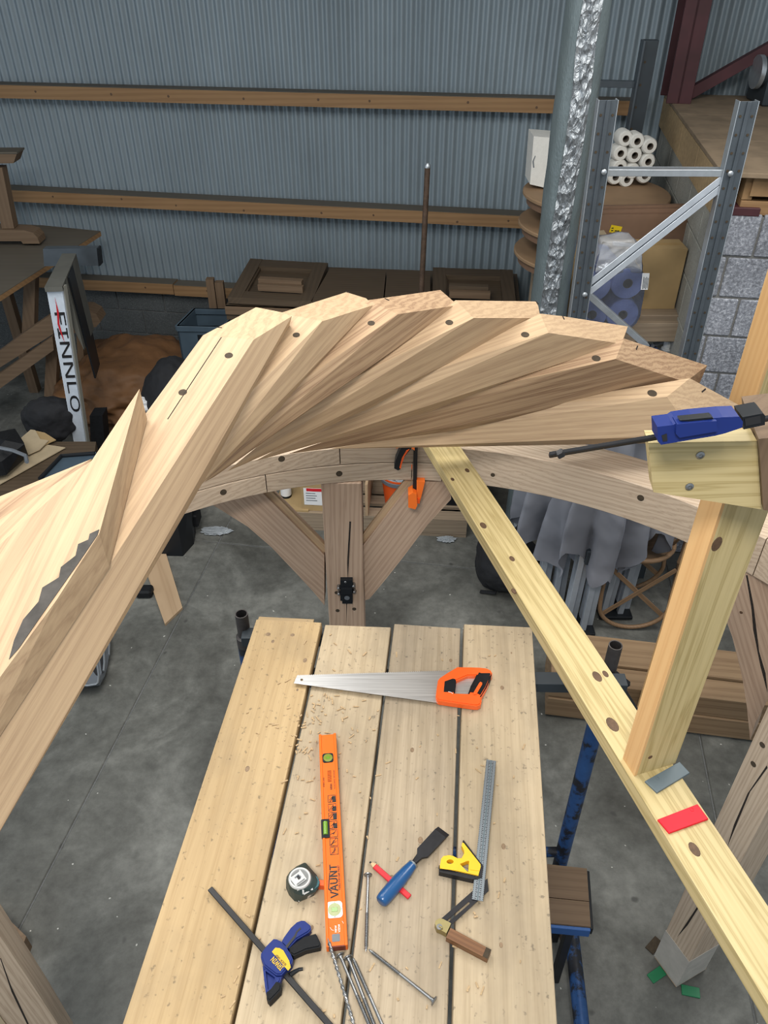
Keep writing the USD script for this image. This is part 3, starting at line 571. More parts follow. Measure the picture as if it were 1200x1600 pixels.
# ------------------------------------------------------------------ the fan of oak timbers
D = 1.31; drops = [D / 1.135 ** (6 - i) for i in range(7)] + [1.452]
Z = [3.4 - d for d in drops]
fan = [  # corner, tip, hub end, run-out of the top edge, back outline (end cut far corner ... saw kerf ... start), peg hole
 dict(c=(396, 531), t=(456, 494), e=(-41, 1370), h=(-80, 1276), back=[(441, 488), (400, 480), (340, 512), (317, 524), (300, 548), (60, 900)], name='A'),
 dict(c=(503.5, 502), t=(582.5, 477), e=(304, 762), h=(325, 678), back=[(572, 466), (541, 456.5), (467, 480), (438, 489)], hole=(463, 523.5)),
 dict(c=(622, 491), t=(715.5, 477), e=(335, 745), h=(420, 631), back=[(688, 453), (602, 467), (575, 469)], hole=(580, 505)),
 dict(c=(740, 497), t=(844.5, 497), e=(375, 728), h=(500, 617), back=[(841, 478), (837, 471), (742, 471), (712, 469)], hole=(702, 504)),
 dict(c=(857, 520), t=(971, 537), e=(420, 714), h=(625, 596), back=[(981, 510), (879, 494), (844, 490)], hole=(820.5, 523)),
 dict(c=(962, 561), t=(1071, 597), e=(480, 705), h=(720, 615), back=[(1105, 571), (996, 541), (975, 529)], hole=(931.5, 560)),
 dict(c=(1042, 620), t=(1084, 680), e=(548, 698), h=(830, 632), back=[(1182, 648), (1102, 608), (1078, 591)], hole=(1019, 614.5)),
]
labs = ['longest fan timber at the left, crossed by the pointed offcut, with one bare front edge', 'second fan timber from the left, its peg hole nearest the big left timber', 'third fan timber from the left with figured end cut and saw kerf',
        'middle fan timber with square level end just left of the foil roll', 'fifth fan timber ending under the racking post and blue rolls', 'sixth fan timber, its pointed end below the rough block wall', 'last fan timber on the right, held by the blue clamp']
mats = ['oak_planed', 'oak_planed', 'oak_planed_dark', 'oak_planed', 'oak_planed', 'oak_planed_dark', 'oak_planed']
NT = unit(A([0, -math.sin(math.radians(15)), math.cos(math.radians(15))]))      # the whole fan is pitched like a roof, rising away
def fz(x, y, z): return atp(x, y, (0, 1.9, z), NT)
FZ = lambda i, x, y, k=0.0: fz(x, y, Z[i] * (1 - k) + Z[i + 1] * k)
for i, d in enumerate(fan):
    c, e, h = FZ(i, *d['c']), FZ(i, *d['e'], (.97, .97, .97, .95, .88, .70, .70)[i]), FZ(i, *d['h']); fn = unit(np.cross(h - c, e - c)); tp = atp(*d['t'], c, fn)
    st = FZ(i, *d['back'][-1]) if i else FZ(i, 345, 527); en = unit(np.cross(tp - c, st - c))
    nb = len(d['back']); bk = [atp(x, y, c, en) if (j < nb - 1 if i else j < 3) else FZ(i, x, y) for j, (x, y) in enumerate(d['back'])]
    dn = NT * (Z[i + 1] - Z[i]) * .97
    pts = [c, tp, e, h] + bk
    if i == 0: body = hull(pts + [FZ(0, -60, 1040), FZ(0, -80, 1190)] + [b + dn for b in bk] + [FZ(0, -60, 1040) + dn])
    else:
        p = fan[i - 1]['e'] if i > 1 else (275, 800); mid = FZ(i, *(A(d['e']) * .5 + A(p) * .5), .5)
        body = hull(pts + [mid] + [b + dn for b in bk] + [h + dn * .9])
    g = unit(c - h); t = Thing('fan_timber', labs[i], 'beam', 'oak timbers of the fan'); t.add('timber', body, mats[i], gc=g)
    def spot(x, y, r): t.add('peg_hole', lathe([(r, -.004), (r, .0006), (0, .0007)], FZ(i, x, y), NT, 18), 'hole_dark')
    if i == 0: spot(357.5, 555.5, .0085); spot(285.5, 613, .0085)
    else: spot(*d['hole'], .0085 * drops[i] / drops[0] * .85)
    if i == 0: t.add('kerf', beam(FZ(0, 346, 527), FZ(0, 262, 655), .0016, .0014, up=NT), 'crack')
    k = bk[1] if i else bk[2]; w = unit(tp - c) * .0 + unit(c - st)
    t.add('kerf', beam(k - w * .002, k + w * .016 * drops[i], .004 * drops[i], .003, up=en), 'crack')
    t.done()

# left wing: pointed timber lying over the long one, and the others fanning out of frame
ZL = Z[0] + .065
L0 = [(218, 607.5), (155, 834), (88, 938), (0, 1058), (-70, 1150), (-70, 1040), (0, 950), (145, 718)]
pts = [fz(x, y, ZL) for x, y in L0]; bot = [fz(x, y, Z[0] + .002) for x, y in ((230, 655), (171, 886), (90, 1011), (0, 1150), (-70, 1258))]
side = [p - NT * .12 for p in pts[2:7]]
t = Thing('fan_timber', 'pointed oak timber with burnt edge, lying over the longest one', 'beam', 'oak timbers of the fan')
t.add('timber', hull(pts + bot + [pts[7] - NT * .06] + [p - NT * .06 for p in pts[5:7]]), 'oak_planed', gc=pts[3] - pts[0])
bz = ZL + .0012; t.add('burnt_bark', prism([fz(x, y, bz) for x, y in ((155, 827), (152, 836), (122, 880), (60, 968), (30, 1012), (14, 1030), (22, 1000), (36, 968), (60, 940), (66, 918), (92, 902), (95, 886), (118, 868), (122, 850), (138, 843), (140, 834))], -NT * .002), 'burnt')
t.done()
wing = [((145, 719), [(0, 950), (-60, 1035), (-60, 905), (0, 868)], .0, 'oak_planed', 'oak timber with fuzzy sawn face fanning left beside the burnt one'),
        ((145, 718.5), [(0, 868), (-60, 905), (-60, 850), (0, 822)], -.012, 'oak_planed', 'narrow oak timber second in the left wing of the fan'),
        ((144, 718), [(0, 822), (-60, 848), (-60, 812), (0, 793)], -.035, 'oak_planed_dark', 'brown edged oak timber third in the left wing of the fan'),
        ((143, 717), [(0, 800), (-60, 822), (-60, 800), (0, 779)], -.06, 'oak_planed', 'outermost oak timber at the left wing of the fan')]
for (ax, ay), q, dz, m, lab in wing:
    z = ZL - .004 + dz; P = [fz(x, y, z) for x, y in [(ax, ay)] + q]
    one('fan_timber', hull(P + [p - NT * .06 for p in P]), m, lab, 'beam', 'oak timbers of the fan', gc=P[1] - P[0])

# ------------------------------------------------------------------ pine props, screwed block, clamps
ZN = 1.956
far_l, far_r = atz(667, 692, ZN), atz(710, 692, ZN); nl = atz(1198, 1562, ZN)
dv = unit(nl - far_l); sv = unit(np.cross(dv, ZV)); wv_ = (atz(1053, 1200, ZN) - far_l) @ sv; near = far_l + dv * ((nl - far_l) @ dv + .45)
t = Thing('pine_batten', 'long treated pine batten with dark knots running to lower right', 'batten')
t.add('plank', hull([p + o * sv + ZV * z for p in (far_l - dv * .04, near) for o, z in ((.003, 0), (wv_ - .003, 0), (0, -.003), (wv_, -.003), (0, -.045), (wv_, -.045))]), 'pine_green', gc=dv)
for x, y, r in ((730, 735, .010), (707, 749, .008), (755, 821, .013), (800, 873, .010), (803, 923, .008), (933, 1057, .014), (946, 1053, .009), (957, 1132, .017), (1085, 1327, .013)):
    c = atz(x, y, ZN); v, f = lathe([(r, -.002), (r * .85, .0006), (0, .0009)], (0, 0, 0), (0, 0, 1), 14); M = pose(c, dv, sv * -1)
    v = (v * A([1.35, .8, 1])) @ M[:3, :3].T + M[:3, 3]; t.add('knot', (v, f), 'knot')
t.done()
c0, c1, c2 = (atz(x, y, ZN) * A([1, 1, 0]) for x, y in ((991, 1213), (973, 1185), (1053, 1190)))
def pine_post(c0, e1, e2, z0, z1, lab, knots=()):
    t = Thing('pine_post', lab, 'post', None)
    # the narrow face is sawn orange heartwood, the broad one greenish sapwood
    t.add('heart_face', hull([c0 + a * e1 + b * e2 + ZV * z for a in (0, 1) for b in (0.0, .06) for z in (z0, z1)]), 'pine_orange', gc=ZV)
    t.add('timber', hull([c0 + a * e1 + b * e2 + ZV * z for a, b in ((0.02, .058), (0.02, 1), (.98, .058), (.98, 1)) for z in (z0, z1)]), 'pine_green', gc=ZV)
    n = unit(np.cross(e2, ZV)); n = n if n @ (EYE - c0) > 0 else -n
    for x, y, r, k in knots:
        p = atp(x, y, c0 + .02 * e1 + ZV * z0, n); v, f = lathe([(r, -.004), (r * .85, .0006), (0, .0009)], (0, 0, 0), (0, 0, 1), 14); v = v * A([1, k, 1]); M = pose(p, unit(e2), ZV); M[:3, 2] = n; v = v @ M[:3, :3].T + M[:3, 3]
        t.add('knot', (v, f), 'knot')
    t.done()
e1 = (c1 - c0); e2 = c2 - c0; e2 = e2 - unit(e1) * (e2 @ unit(e1)) * .8
pine_post(c0, e1, e2, ZN + .0005, 2.80, 'pine prop standing on the batten under the screwed block', ((1120, 850, .011, 1.6), (1016, 1183, .006, 1.)))
g0 = aty(1174, 640, 2.42); g1 = aty(1140, 620, 2.55); g0[2] = g1[2] = 0
e1 = g1 - g0; e2 = A([.20, .06, 0]); pine_post(g0, e1, e2, 0, 3.75, 'tall pine post behind the right end of the fan')

YK = .93; q = [aty(x, y, YK) for x, y in ((1013, 692), (1183, 689), (1190, 796), (1021, 769))]; back = A([.003, .034, 0])
t = Thing('pine_block', 'short pine block with two bright screws on the prop', 'block')
t.add('timber', hull(q + [p + back for p in q]), 'pine_green', gc=q[1] - q[0])
for x, y in ((1094, 711), (1077, 760)): t.add('screw_head', lathe([(.0062, 0), (.0062, .0015), (.0035, .003), (.0035, .0015), (0, .0012)], aty(x, y, YK), (0, -1, 0), 12), 'screw_steel', smooth=30)
t.done()
q = [aty(x, y, YK - .012) for x, y in ((1185.5, 686), (1300, 672), (1300, 812), (1193, 797))]
one('timber_end', hull(q + [p + A([.02, .12, 0]) for p in q]), 'brown_joinery', 'dark rough end of a timber beside the screwed pine block', 'timber', gc=(0, 0, 1))

def fp(x, y, Y): return aty(x, y, Y)
# blue bar clamp across the right end
t = Thing('bar_clamp', 'blue bar clamp with black bar gripping the right end of the fan', 'clamp', None)
Yc = .895; b0, b1 = fp(858, 711, Yc), fp(1222, 650, Yc + .03)
t.add('bar', beam(b0, b1, .006, .009, up=(0, -.5, 1)), 'black_steel'); t.add('bar_stop', beam(fp(873, 705, Yc - .006), fp(878, 713, Yc - .006), .010, .010), 'black_steel')
def pr2(px, Y, dep): return prism([fp(x, y, Y) for x, y in px], (0, dep, 0))
t.add('body', pr2(((1027, 667), (1052, 664), (1058, 660), (1085, 656), (1130, 652), (1155, 651), (1161, 659), (1160, 668), (1133, 677), (1117, 681), (1033, 695), (1028, 690)), Yc - .028, .028), 'clamp_blue')
t.add('grip_rib', pr2(((1058, 663), (1100, 659), (1120, 658), (1121, 674), (1062, 684), (1056, 678)), Yc - .034, .02), 'clamp_blue')
t.add('handle_edge', pr2(((1062, 657), (1112, 652), (1115, 654), (1080, 659)), Yc - .03, .012), 'black_plastic')
t.add('bar_slot', pr2(((1034, 681), (1042, 678), (1043, 689), (1036, 690)), Yc - .0292, .01), 'print_black')
t.add('jaw', pr2(((1160, 652), (1192, 646), (1196, 650), (1195, 664), (1162, 671)), Yc - .02, .03), 'black_plastic')
t.add('jaw_recess', pr2(((1164, 655), (1188, 650), (1189, 661), (1165, 666)), Yc - .0215, .01), 'print_black')
t.done()
# orange clamp hanging from the ring beside the batten
t = Thing('bar_clamp', 'orange bar clamp hanging on the ring beam beside the batten', 'clamp', None)
Yo = 2.352
t.add('bar', hull([fp(x, y, Yo) + A([0, k, 0]) for x, y in ((646.5, 690), (653, 690), (650.5, 772), (645, 772)) for k in (0, .012)]), 'black_steel')
t.add('fixed_jaw', pr2(((638, 774), (645, 770), (651, 773), (652, 790), (649, 796), (638, 793)), Yo - .03, .05), 'clamp_orange'); t.add('jaw_spine', pr2(((651, 753), (664, 753), (656, 785), (652, 786), (651, 770)), Yo - .012, .04), 'clamp_orange')
t.add('pad', pr2(((652, 781), (656, 780), (656, 787), (652, 787)), Yo - .02, .03), 'bucket_orange')
t.add('trigger_handle', pr2(((628, 697), (645, 697), (641, 703), (630, 716), (626, 733), (622, 735), (616, 732), (618, 720), (624, 706)), Yo - .02, .035), 'black_plastic')
t.add('trigger_inlay', pr2(((640, 702), (632, 713), (628, 725), (626, 733), (624, 731), (628, 716), (635, 704)), Yo - .022, .01), 'bucket_orange')
t.add('sliding_head', pr2(((618, 694), (627, 694), (625, 699), (619, 701)), Yo - .02, .04), 'clamp_orange'); t.add('sliding_head', pr2(((642, 693), (648, 693), (648, 704), (643, 701)), Yo - .02, .04), 'clamp_orange')
t.done()
for q, m, lab, nm in ((((1008, 1220), (1062, 1190), (1078, 1207), (1027, 1238)), 'shim_grey', 'grey plastic packing shim at the foot of the pine prop', 'packing_shim'), (((1028, 1280), (1090, 1256), (1107, 1279), (1046, 1301)), 'shim_red', 'red plastic packing shim lying on the batten', 'packing_shim')):
    P = [atz(x, y, ZN + .006) for x, y in q]; c = sum(P) / 4; t = Thing(nm, lab, 'shim', None)
    t.add('plate', hull([p + (c - p) * .03 for p in P] + [p - ZV * .001 for p in P] + [p - ZV * .0055 for p in P]), m)
    p = P[0] * .72 + P[2] * .28 if m == 'shim_grey' else P[1] * .8 + P[3] * .2
    t.add('dimple', lathe([(.0045, 0), (.0042, .0006), (.003, .0006), (.003, 0)], p, (0, 0, 1), 12), m); t.done()
# ------------------------------------------------------------------ tools on the boards
def ext(px, z0, z1):
    """outline read on the board plane at height z0, extruded up to z1"""
    P = [onb(x, y, z0) for x, y in px]; return prism(P, (0, 0, z1 - z0))
def zoomed(x0, y0, s, px): return [(x0 + x / s, y0 + y / s) for x, y in px]
# handsaw
t = Thing('handsaw', 'handsaw with orange and black handle at the far end of the boards', 'saw')
a, b = A([464., 1056.3]), A([716., 1048.5]); teeth = []
for i in range(84):
    p, q = a + (b - a) * i / 84, a + (b - a) * (i + .75) / 84; teeth += [tuple(p), tuple(q + A([0, -1.7]))]
P = [onb(x, y, .012) for x, y in [(459, 1068)] + teeth + [(716, 1049), (760, 1052), (745, 1102), (684, 1098.5)]]
bx = unit(P[-1] - P[0]); M = pose(P[0], bx, np.cross(ZV, bx)); hole = [onb(471.5 + 2.2 * math.cos(k), 1062.5 + 1.8 * math.sin(k), .012) for k in np.linspace(0, 2 * math.pi, 12, endpoint=False)]
t.add('blade', prism(P, (0, 0, .0011), [hole]), 'saw_steel')
z = lambda px: zoomed(660, 1000, 8.571, px)
outer = z([(465, 425), (620, 428), (760, 432), (850, 442), (905, 470), (927, 510), (922, 545), (900, 565), (880, 640), (850, 710), (800, 800), (778, 830), (786, 880), (775, 925), (740, 946), (690, 946), (540, 925), (400, 905), (220, 878), (188, 860), (175, 825), (190, 700), (205, 605), (230, 572), (330, 505)])
inner = z([(445, 612), (530, 575), (600, 545), (735, 545), (690, 600), (650, 670), (610, 785), (430, 780), (440, 690)])
P = [onb(x, y, .003) for x, y in outer]; H = [onb(x, y, .003) for x, y in inner]
def bevelled(P, H, h, ins):
    O, ex, ey = frame_of(P); O = P[0]; to2 = lambda Q: [((q - O) @ ex, (q - O) @ ey) for q in Q]
    po = Polygon(to2(P), [to2(H)] if H else []).buffer(0); up = np.cross(ex, ey); sg = 1 if up[2] > 0 else -1
    lay = [sheet(po.buffer(-ins if k else 0).buffer(0), O + ZV * z0, ex, ey, ZV * dz) for k, z0, dz in ((1, 0, h), (0, ins, h - 2 * ins))]
    return cat(*lay)
t.add('handle', bevelled(P, H, .024, .0035), 'saw_orange')
t.add('grip', bevelled([onb(x, y, .001) for x, y in z([(738, 500), (780, 512), (912, 512), (918, 545), (880, 640), (850, 710), (775, 832), (700, 796), (606, 790), (640, 690), (690, 595)])], None, .028, .004), 'black_rubber')
t.add('grip_insert', ext(z([(775, 565), (800, 575), (800, 600), (725, 730), (690, 735), (680, 715), (760, 580)]), .0285, .0305), 'saw_orange')
t.add('cheek_plate', bevelled([onb(x, y, .002) for x, y in z([(285, 625), (400, 585), (440, 595), (445, 640), (430, 782), (270, 776)])], None, .0255, .002), 'black_plastic')
t.add('cheek_mark', ext(z([(345, 690), (380, 695), (410, 718), (405, 722), (378, 702), (345, 697)]), .0276, .028), 'print_white')
t.done()

# spirit level, lying flat
hL = .024; c = [onb(511, 1480, hL), onb(542, 1476, hL), onb(526, 1145.5, hL), onb(497, 1146.5, hL)]
ly = unit((c[2] + c[3]) - (c[0] + c[1])); lx = unit((c[1] - c[0]) - ly * ((c[1] - c[0]) @ ly)); LL = np.linalg.norm((c[2] + c[3]) / 2 - (c[0] + c[1]) / 2); LW = .5 * (np.linalg.norm(c[1] - c[0]) + np.linalg.norm(c[2] - c[3])); O = (c[0] + c[1]) / 2 - lx * LW / 2 - ZV * hL
t = Thing('spirit_level', 'orange spirit level with black lettering and three vials', 'level', M=pose(O, lx, ly)); w = LW
def lb(x0, x1, y0, y1, z0, z1, ch=.0004): return box(x0, x1, y0, y1, z0, z1, ch)
t.add('web', lb(.006, w - .006, .002, LL - .002, .004, hL - .0025), 'level_orange')
t.add('flange', lb(0, .007, 0, LL, 0, hL, .001), 'level_orange'); t.add('flange', lb(w - .007, w, 0, LL, 0, hL, .001), 'level_orange')
t.add('end_cap', lb(.005, w - .005, -.0005, .0025, .001, hL - .003), 'level_dark'); zt = hL - .0025
sy = lambda py: LL * (1 - (py - 1146) / (1478 - 1146)) ; f2 = lambda y: (onb(520, y, hL) - (c[0] + c[1]) / 2) @ ly
def disc(x, y, r, z0, z1, n=24): return lathe([(r, z0), (r, z1), (0, z1 + 1e-5)], (x, y, 0), (0, 0, 1), n)
def rrect(x, y, hx, hy, r, z0, z1): return sheet(Polygon([(x - hx + r, y - hy + r), (x + hx - r, y - hy + r), (x + hx - r, y + hy - r), (x - hx + r, y + hy - r)]).buffer(r, quad_segs=5), A([0, 0, z0]), A([1., 0, 0]), A([0, 1., 0]), A([0, 0, z1 - z0]))
y = f2(1183); i = t.add('vial_frame', rrect(w * .47, y, .0145, .0145, .006, zt - .002, zt + .0016), 'black_plastic'); t.add('vial', disc(w * .47, y, .0125, zt, zt + .002), 'vial_yellow', parent=i); t.add('bubble', lb(w * .47 - .005, w * .47 + .005, y - .004, y + .004, zt + .001, zt + .0026, .001), 'vial_green', parent=i)
y = f2(1421); i = t.add('vial_frame', rrect(w * .46, y, .0185, .019, .008, zt - .002, zt + .0016), 'print_white'); t.add('vial', disc(w * .46, y, .0148, zt, zt + .002), 'vial_yellow', parent=i); t.add('bubble', lb(w * .46 - .007, w * .46 + .007, y - .005, y + .005, zt + .001, zt + .0026, .001), 'vial_green', parent=i)
for k in range(4): a = k * math.pi / 2; t.add('vial_tick', lb(w * .46 + .0165 * math.cos(a) - .0008, w * .46 + .0165 * math.cos(a) + .0008, y + .0165 * math.sin(a) - .0008, y + .0165 * math.sin(a) + .0008, zt + .0016, zt + .0019, 0), 'print_black')
y0, y1 = f2(1308), f2(1279); i = t.add('vial_frame', rrect(.0085, (y0 + y1) / 2, .0105, (y1 - y0) / 2, .003, zt - .004, hL + .0008), 'black_plastic'); t.add('vial', cyl((.0085, y0 + .008, hL - .001), (.0085, y1 - .008, hL - .001), .0062), 'vial_green', parent=i, smooth=40)
EY, EXn = A([0, 1., 0]), A([-1., 0, 0]); dz = .0005
yb, ye = f2(1403), f2(1350); L = ye - yb
t.add('lettering', text('VAUNT', .0175, (w * .67, yb, zt), EY, EXn, dz, True, L), 'print_black', label='black brand lettering')
t.add('lettering', text('TOOLS YOU CAN TRUST', .0042, (w * .80, f2(1391), zt), EY, EXn, dz, True, f2(1352) - f2(1391)), 'print_black')
t.add('logo_roof', beam((w * .30, f2(1363), zt + .0003), (w * .215, f2(1388), zt + .0003), .0022, .0006, ch=0), 'print_black'); t.add('logo_roof', beam((w * .212, f2(1387.5), zt + .0003), (w * .36, f2(1391.5), zt + .0003), .0030, .0006, ch=0), 'print_black')
t.add('lettering', text('NEW', .0042, (w * .52, f2(1457), zt), EY, EXn, dz, True, .016), 'print_white'); t.add('lettering', text('VIEW', .0042, (w * .68, f2(1457), zt), EY, EXn, dz, True, .018), 'print_white')
for xs, yy in ((.22, 1448), (.80, 1440)): t.add('arrow_mark', tube([(w * xs, f2(yy), zt + .0003), (w * (xs + .06), f2(yy + 4), zt + .0003), (w * (xs + .16), f2(yy + 5), zt + .0003)], .0006, 5), 'print_white')
t.add('end_slot', rrect(w * .47, f2(1465), .009, .0085, .003, zt - .001, zt + .0006), 'print_grey')
for k in range(7):
    y = f2(1247 + 13.6 * k - (k > 3) * 0); s = .0098; g = []
    if k > 5.9: pass
    for a, b in (((-s, -s), (s, -s)), ((s, -s), (s, s)), ((s, s), (-s, s)), ((-s, s), (-s, -s))): g.append(beam((w * .58 + a[0], y + a[1], zt + .0003), (w * .58 + b[0], y + b[1], zt + .0003), .0011, .0006, ch=0))
    r = random.Random(k)
    if k < 4: g.append(lb(w * .58 + .001, w * .58 + s, y - s, y + s * (.2 + .6 * r.random()), zt, zt + .0006, 0))
    for _ in range(3): g.append(beam((w * .58 - s * r.random(), y - s * r.random(), zt + .0003), (w * .58 + s * .7 * r.random(), y + s * r.random(), zt + .0003), .0012, .0006, ch=0))
    t.add('pictogram', cat(*g), 'print_black', kind='stuff')
g = [lb(w * .40, w * .62, f2(1203) - .0011 * k * 1.35 - .0006 * (k % 3 == 0), f2(1203) - .0011 * k * 1.35, zt, zt + dz, 0) for k in range(24)]
t.add('barcode', cat(*g), 'print_black', kind='stuff')
t.add('lettering', text('600mm', .005, (w * .62, f2(1233), zt), EY, EXn, dz, True, .018), 'print_black')
t.add('lettering', text('5 022652 301608', .0032, (w * .80, f2(1232), zt), EY, EXn, dz, False, f2(1203) - f2(1232)), 'print_black')
t.add('lettering', text('SPIRIT LEVEL', .0032, (w * .22, f2(1228), zt), EY, EXn, dz, False, .03), 'print_black')
t.done()

# tape measure on its side
t = Thing('tape_measure', 'dark green tape measure with white ring and belt clip', 'tape measure')
z = lambda px: zoomed(430, 1330, 13.33, px)
low = [onb(x, y, 0.0) for x, y in z([(330, 420), (470, 330), (640, 270), (740, 360), (860, 520), (900, 660), (880, 800), (800, 930), (500, 1060), (400, 1040), (285, 910), (225, 770), (225, 600)])]
mid = [onb(x, y, .030) for x, y in z([(300, 430), (450, 310), (600, 240), (640, 245), (730, 360), (860, 490), (930, 640), (910, 740), (830, 850), (560, 930), (400, 880), (290, 780), (235, 640), (240, 530)])]
top = [onb(520 / 13.33 + 430 + 19 * math.cos(k), 570 / 13.33 + 1330 + 18 * math.sin(k), .043) for k in np.linspace(0, 2 * math.pi, 18, endpoint=False)]
t.add('case', hull(low + mid + top), 'tape_green'); rc = onb(430 + 512 / 13.33, 1330 + 572 / 13.33, .043); RR = np.linalg.norm(onb(430 + 750 / 13.33, 1330 + 572 / 13.33, .043) - rc)
t.add('ring', lathe([(RR * .97, -.004), (RR, .002), (RR * .92, .005), (RR * .80, .005), (RR * .74, .002)], rc, (0, 0, 1), 32), 'tape_white', smooth=50)
t.add('face', lathe([(RR * .78, 0), (RR * .78, .003), (0, .0032)], rc, (0, 0, 1), 28), 'tape_grey')
q = z([(520, 395), (660, 590), (435, 750), (290, 560)]); P = [onb(x, y, .047) for x, y in q]
t.add('belt_clip', bevelled(P, None, .004, .001), 'tape_white'); t.add('clip_slot', beam((P[0] + P[1]) / 2 * .55 + (P[2] + P[3]) / 2 * .45 + ZV * .0045 - unit(P[1] - P[0]) * .005, (P[0] + P[1]) / 2 * .55 + (P[2] + P[3]) / 2 * .45 + ZV * .0045 + unit(P[1] - P[0]) * .005, .006, .001, ch=0), 'print_black'); cc = sum(P) / 4; e = unit(P[1] - P[0])
for s in (-.42, .40): t.add('clip_rib', beam(cc + (P[3] - P[0]) * 0 + e * s * .030 * 1.0 + unit(P[0] - P[3]) * .011 + ZV * .005, cc + e * s * .030 - unit(P[0] - P[3]) * .011 + ZV * .005, .002, .002, ch=.0005), 'tape_grey')
t.add('clip_tongue', cat(tube([cc - e * .004 + ZV * .005 - unit(P[0] - P[3]) * .006, cc - e * .005 + ZV * .006 + unit(P[0] - P[3]) * .004, cc + e * .003 + ZV * .006 + unit(P[0] - P[3]) * .006], .0016, 6)), 'print_grey')
t.add('nose', hull([onb(x, y, h) for h, px in ((.004, [(780, 520), (880, 580), (915, 690), (880, 800), (810, 900), (775, 700)]), (.034, [(790, 470), (880, 540), (925, 640), (905, 720), (820, 790), (770, 620)])) for x, y in z(px)]), 'tape_teal')
from scipy.spatial import ConvexHull
eqs = ConvexHull(A(low + mid + top)).equations
def oncase(x, y):
    d = ray(x, y); den = eqs[:, :3] @ d; num = -(eqs[:, :3] @ EYE + eqs[:, 3]); return EYE + d * np.max((num / den)[den < 0])
def strip(px):
    P = [oncase(x, y) for x, y in z(px)]; v = unit(EYE - P[0]); t.add('stripe', hull([p + v * k for p in P for k in (-.0015, .0012)]), 'tape_white')
strip([(455, 805), (500, 805), (512, 1050), (482, 1055)]); strip([(560, 800), (600, 800), (605, 890), (570, 900)]); strip([(590, 880), (780, 765), (790, 800), (600, 915)]); strip([(735, 800), (785, 775), (775, 900), (735, 935)]); strip([(680, 940), (740, 900), (740, 935), (655, 1020)])
h = onb(508, 1383, .012); t.add('hook', cbox(h - GX * .004, GX * .012, G * .007, ZV * .010, .001), 'bucket_orange', label='red end hook')
t.done()

# carpenter's pencil under the chisel
t = Thing('pencil', 'red carpenter pencil poking out from under the chisel', 'pencil')
p0, p1 = onb(585.5, 1353.5, .006), onb(640, 1402, .006); d = unit(p1 - p0); t.add('barrel', beam(p0, p1, .013, .007, ch=.002), 'pencil_red'); s = np.cross(d, ZV)
tipb = [p0 + s * i * .0065 + ZV * j * .0035 for i in (-1, 1) for j in (-1, 1)]; t.add('sharpened_tip', hull(tipb + [p0 - d * .012 + s * i * .002 + ZV * j * .001 for i in (-1, 1) for j in (-1, 1)]), 'pencil_wood'); t.add('lead', beam(p0 - d * .0165, p0 - d * .0115, .0042, .0022, ch=0), 'print_black')
t.done()
# chisel
t = Thing('chisel', 'wood chisel with blue handle and dark blade', 'chisel'); h = .0175
a, b, e = onb(594.5, 1410, h), onb(644, 1351.5, h), onb(693.5, 1297, h - .004); d = unit(b - a); Lh = np.linalg.norm(b - a)
t.add('handle', lathe([(0, 0), (.011, 0), (.0148, .003), (.0165, .012), (.0172, Lh * .35), (.0165, Lh * .6), (.0140, Lh * .85), (.0115, Lh), (0, Lh + .0005)], a, d, 20), 'chisel_blue', smooth=50)
t.add('ferrule', lathe([(.0118, 0), (.0118, .004), (0, .0042)], b, d, 16), 'rule_steel', smooth=50)
nk = b + d * .028; s = unit(np.cross(d, ZV)); bw = .0165
t.add('neck', hull([b + d * .003 + (s * math.cos(k) + np.cross(s, d) * math.sin(k)) * .006 for k in np.linspace(0, 6.28, 8)] + [nk + d * .0 + s * i * .0075 + ZV * j * .004 for i in (-1, 1) for j in (-1, 1)]), 'blade_dark')
bd = unit(e - nk); t.add('blade', hull([nk + bd * .012 + s * i * bw + ZV * j * .0032 for i in (-1, 1) for j in (-1, 1)] + [nk + s * i * .0075 + ZV * j * .003 for i in (-1, 1) for j in (-1, 1)] + [e - bd * .014 + s * i * bw * 1.04 + ZV * j * .003 for i in (-1, 1) for j in (-1, 1)] + [e + s * i * bw * 1.05 - ZV * .003 for i in (-1, 1)]), 'blade_dark')
t.done()
# combination square
t = Thing('combination_square', 'combination square with yellow head and steel rule lying over the angle gauge', 'square'); hr = .014
rl = [onb(737.5, 1404.5, hr), onb(754.5, 1409, hr), onb(774, 1189, hr), onb(761, 1187, hr)]
ry = unit((rl[3] + rl[2]) - (rl[0] + rl[1])); rx = unit((rl[1] - rl[0]) - ry * ((rl[1] - rl[0]) @ ry)); RL, RW = np.linalg.norm((rl[3] + rl[2] - rl[0] - rl[1]) / 2), .0262; ro_ = (rl[0] + rl[1]) / 2
t.add('rule', cbox(ro_ + ry * RL / 2, rx * RW / 2, ry * RL / 2, ZV * .001, .0003), 'rule_steel')
g = []
for k in range(int(RL / .005)):
    for sd in (-1, 1): g.append(cbox(ro_ + ry * (.0035 + .005 * k) + rx * sd * (.0045 if k % 2 else .0055) + ZV * .00105, rx * (.0022 if k % 2 else .0013), ry * .0008, ZV * .00025))
    g.append(cbox(ro_ + ry * (.0035 + .005 * k) + rx * .0122 + ZV * .00105, rx * .0009, ry * .0004, ZV * .00025)); g.append(cbox(ro_ + ry * (.0035 + .005 * k) - rx * .0122 + ZV * .00105, rx * .0009, ry * .0004, ZV * .00025))
t.add('graduation', cat(*g), 'print_black', kind='stuff'); t.add('rule_groove', cbox(ro_ + ry * RL / 2 + ZV * .00095, rx * .0016, ry * RL * .499, ZV * .0002), 'shim_grey')
z = lambda px: zoomed(660, 1290, 9.23, px)
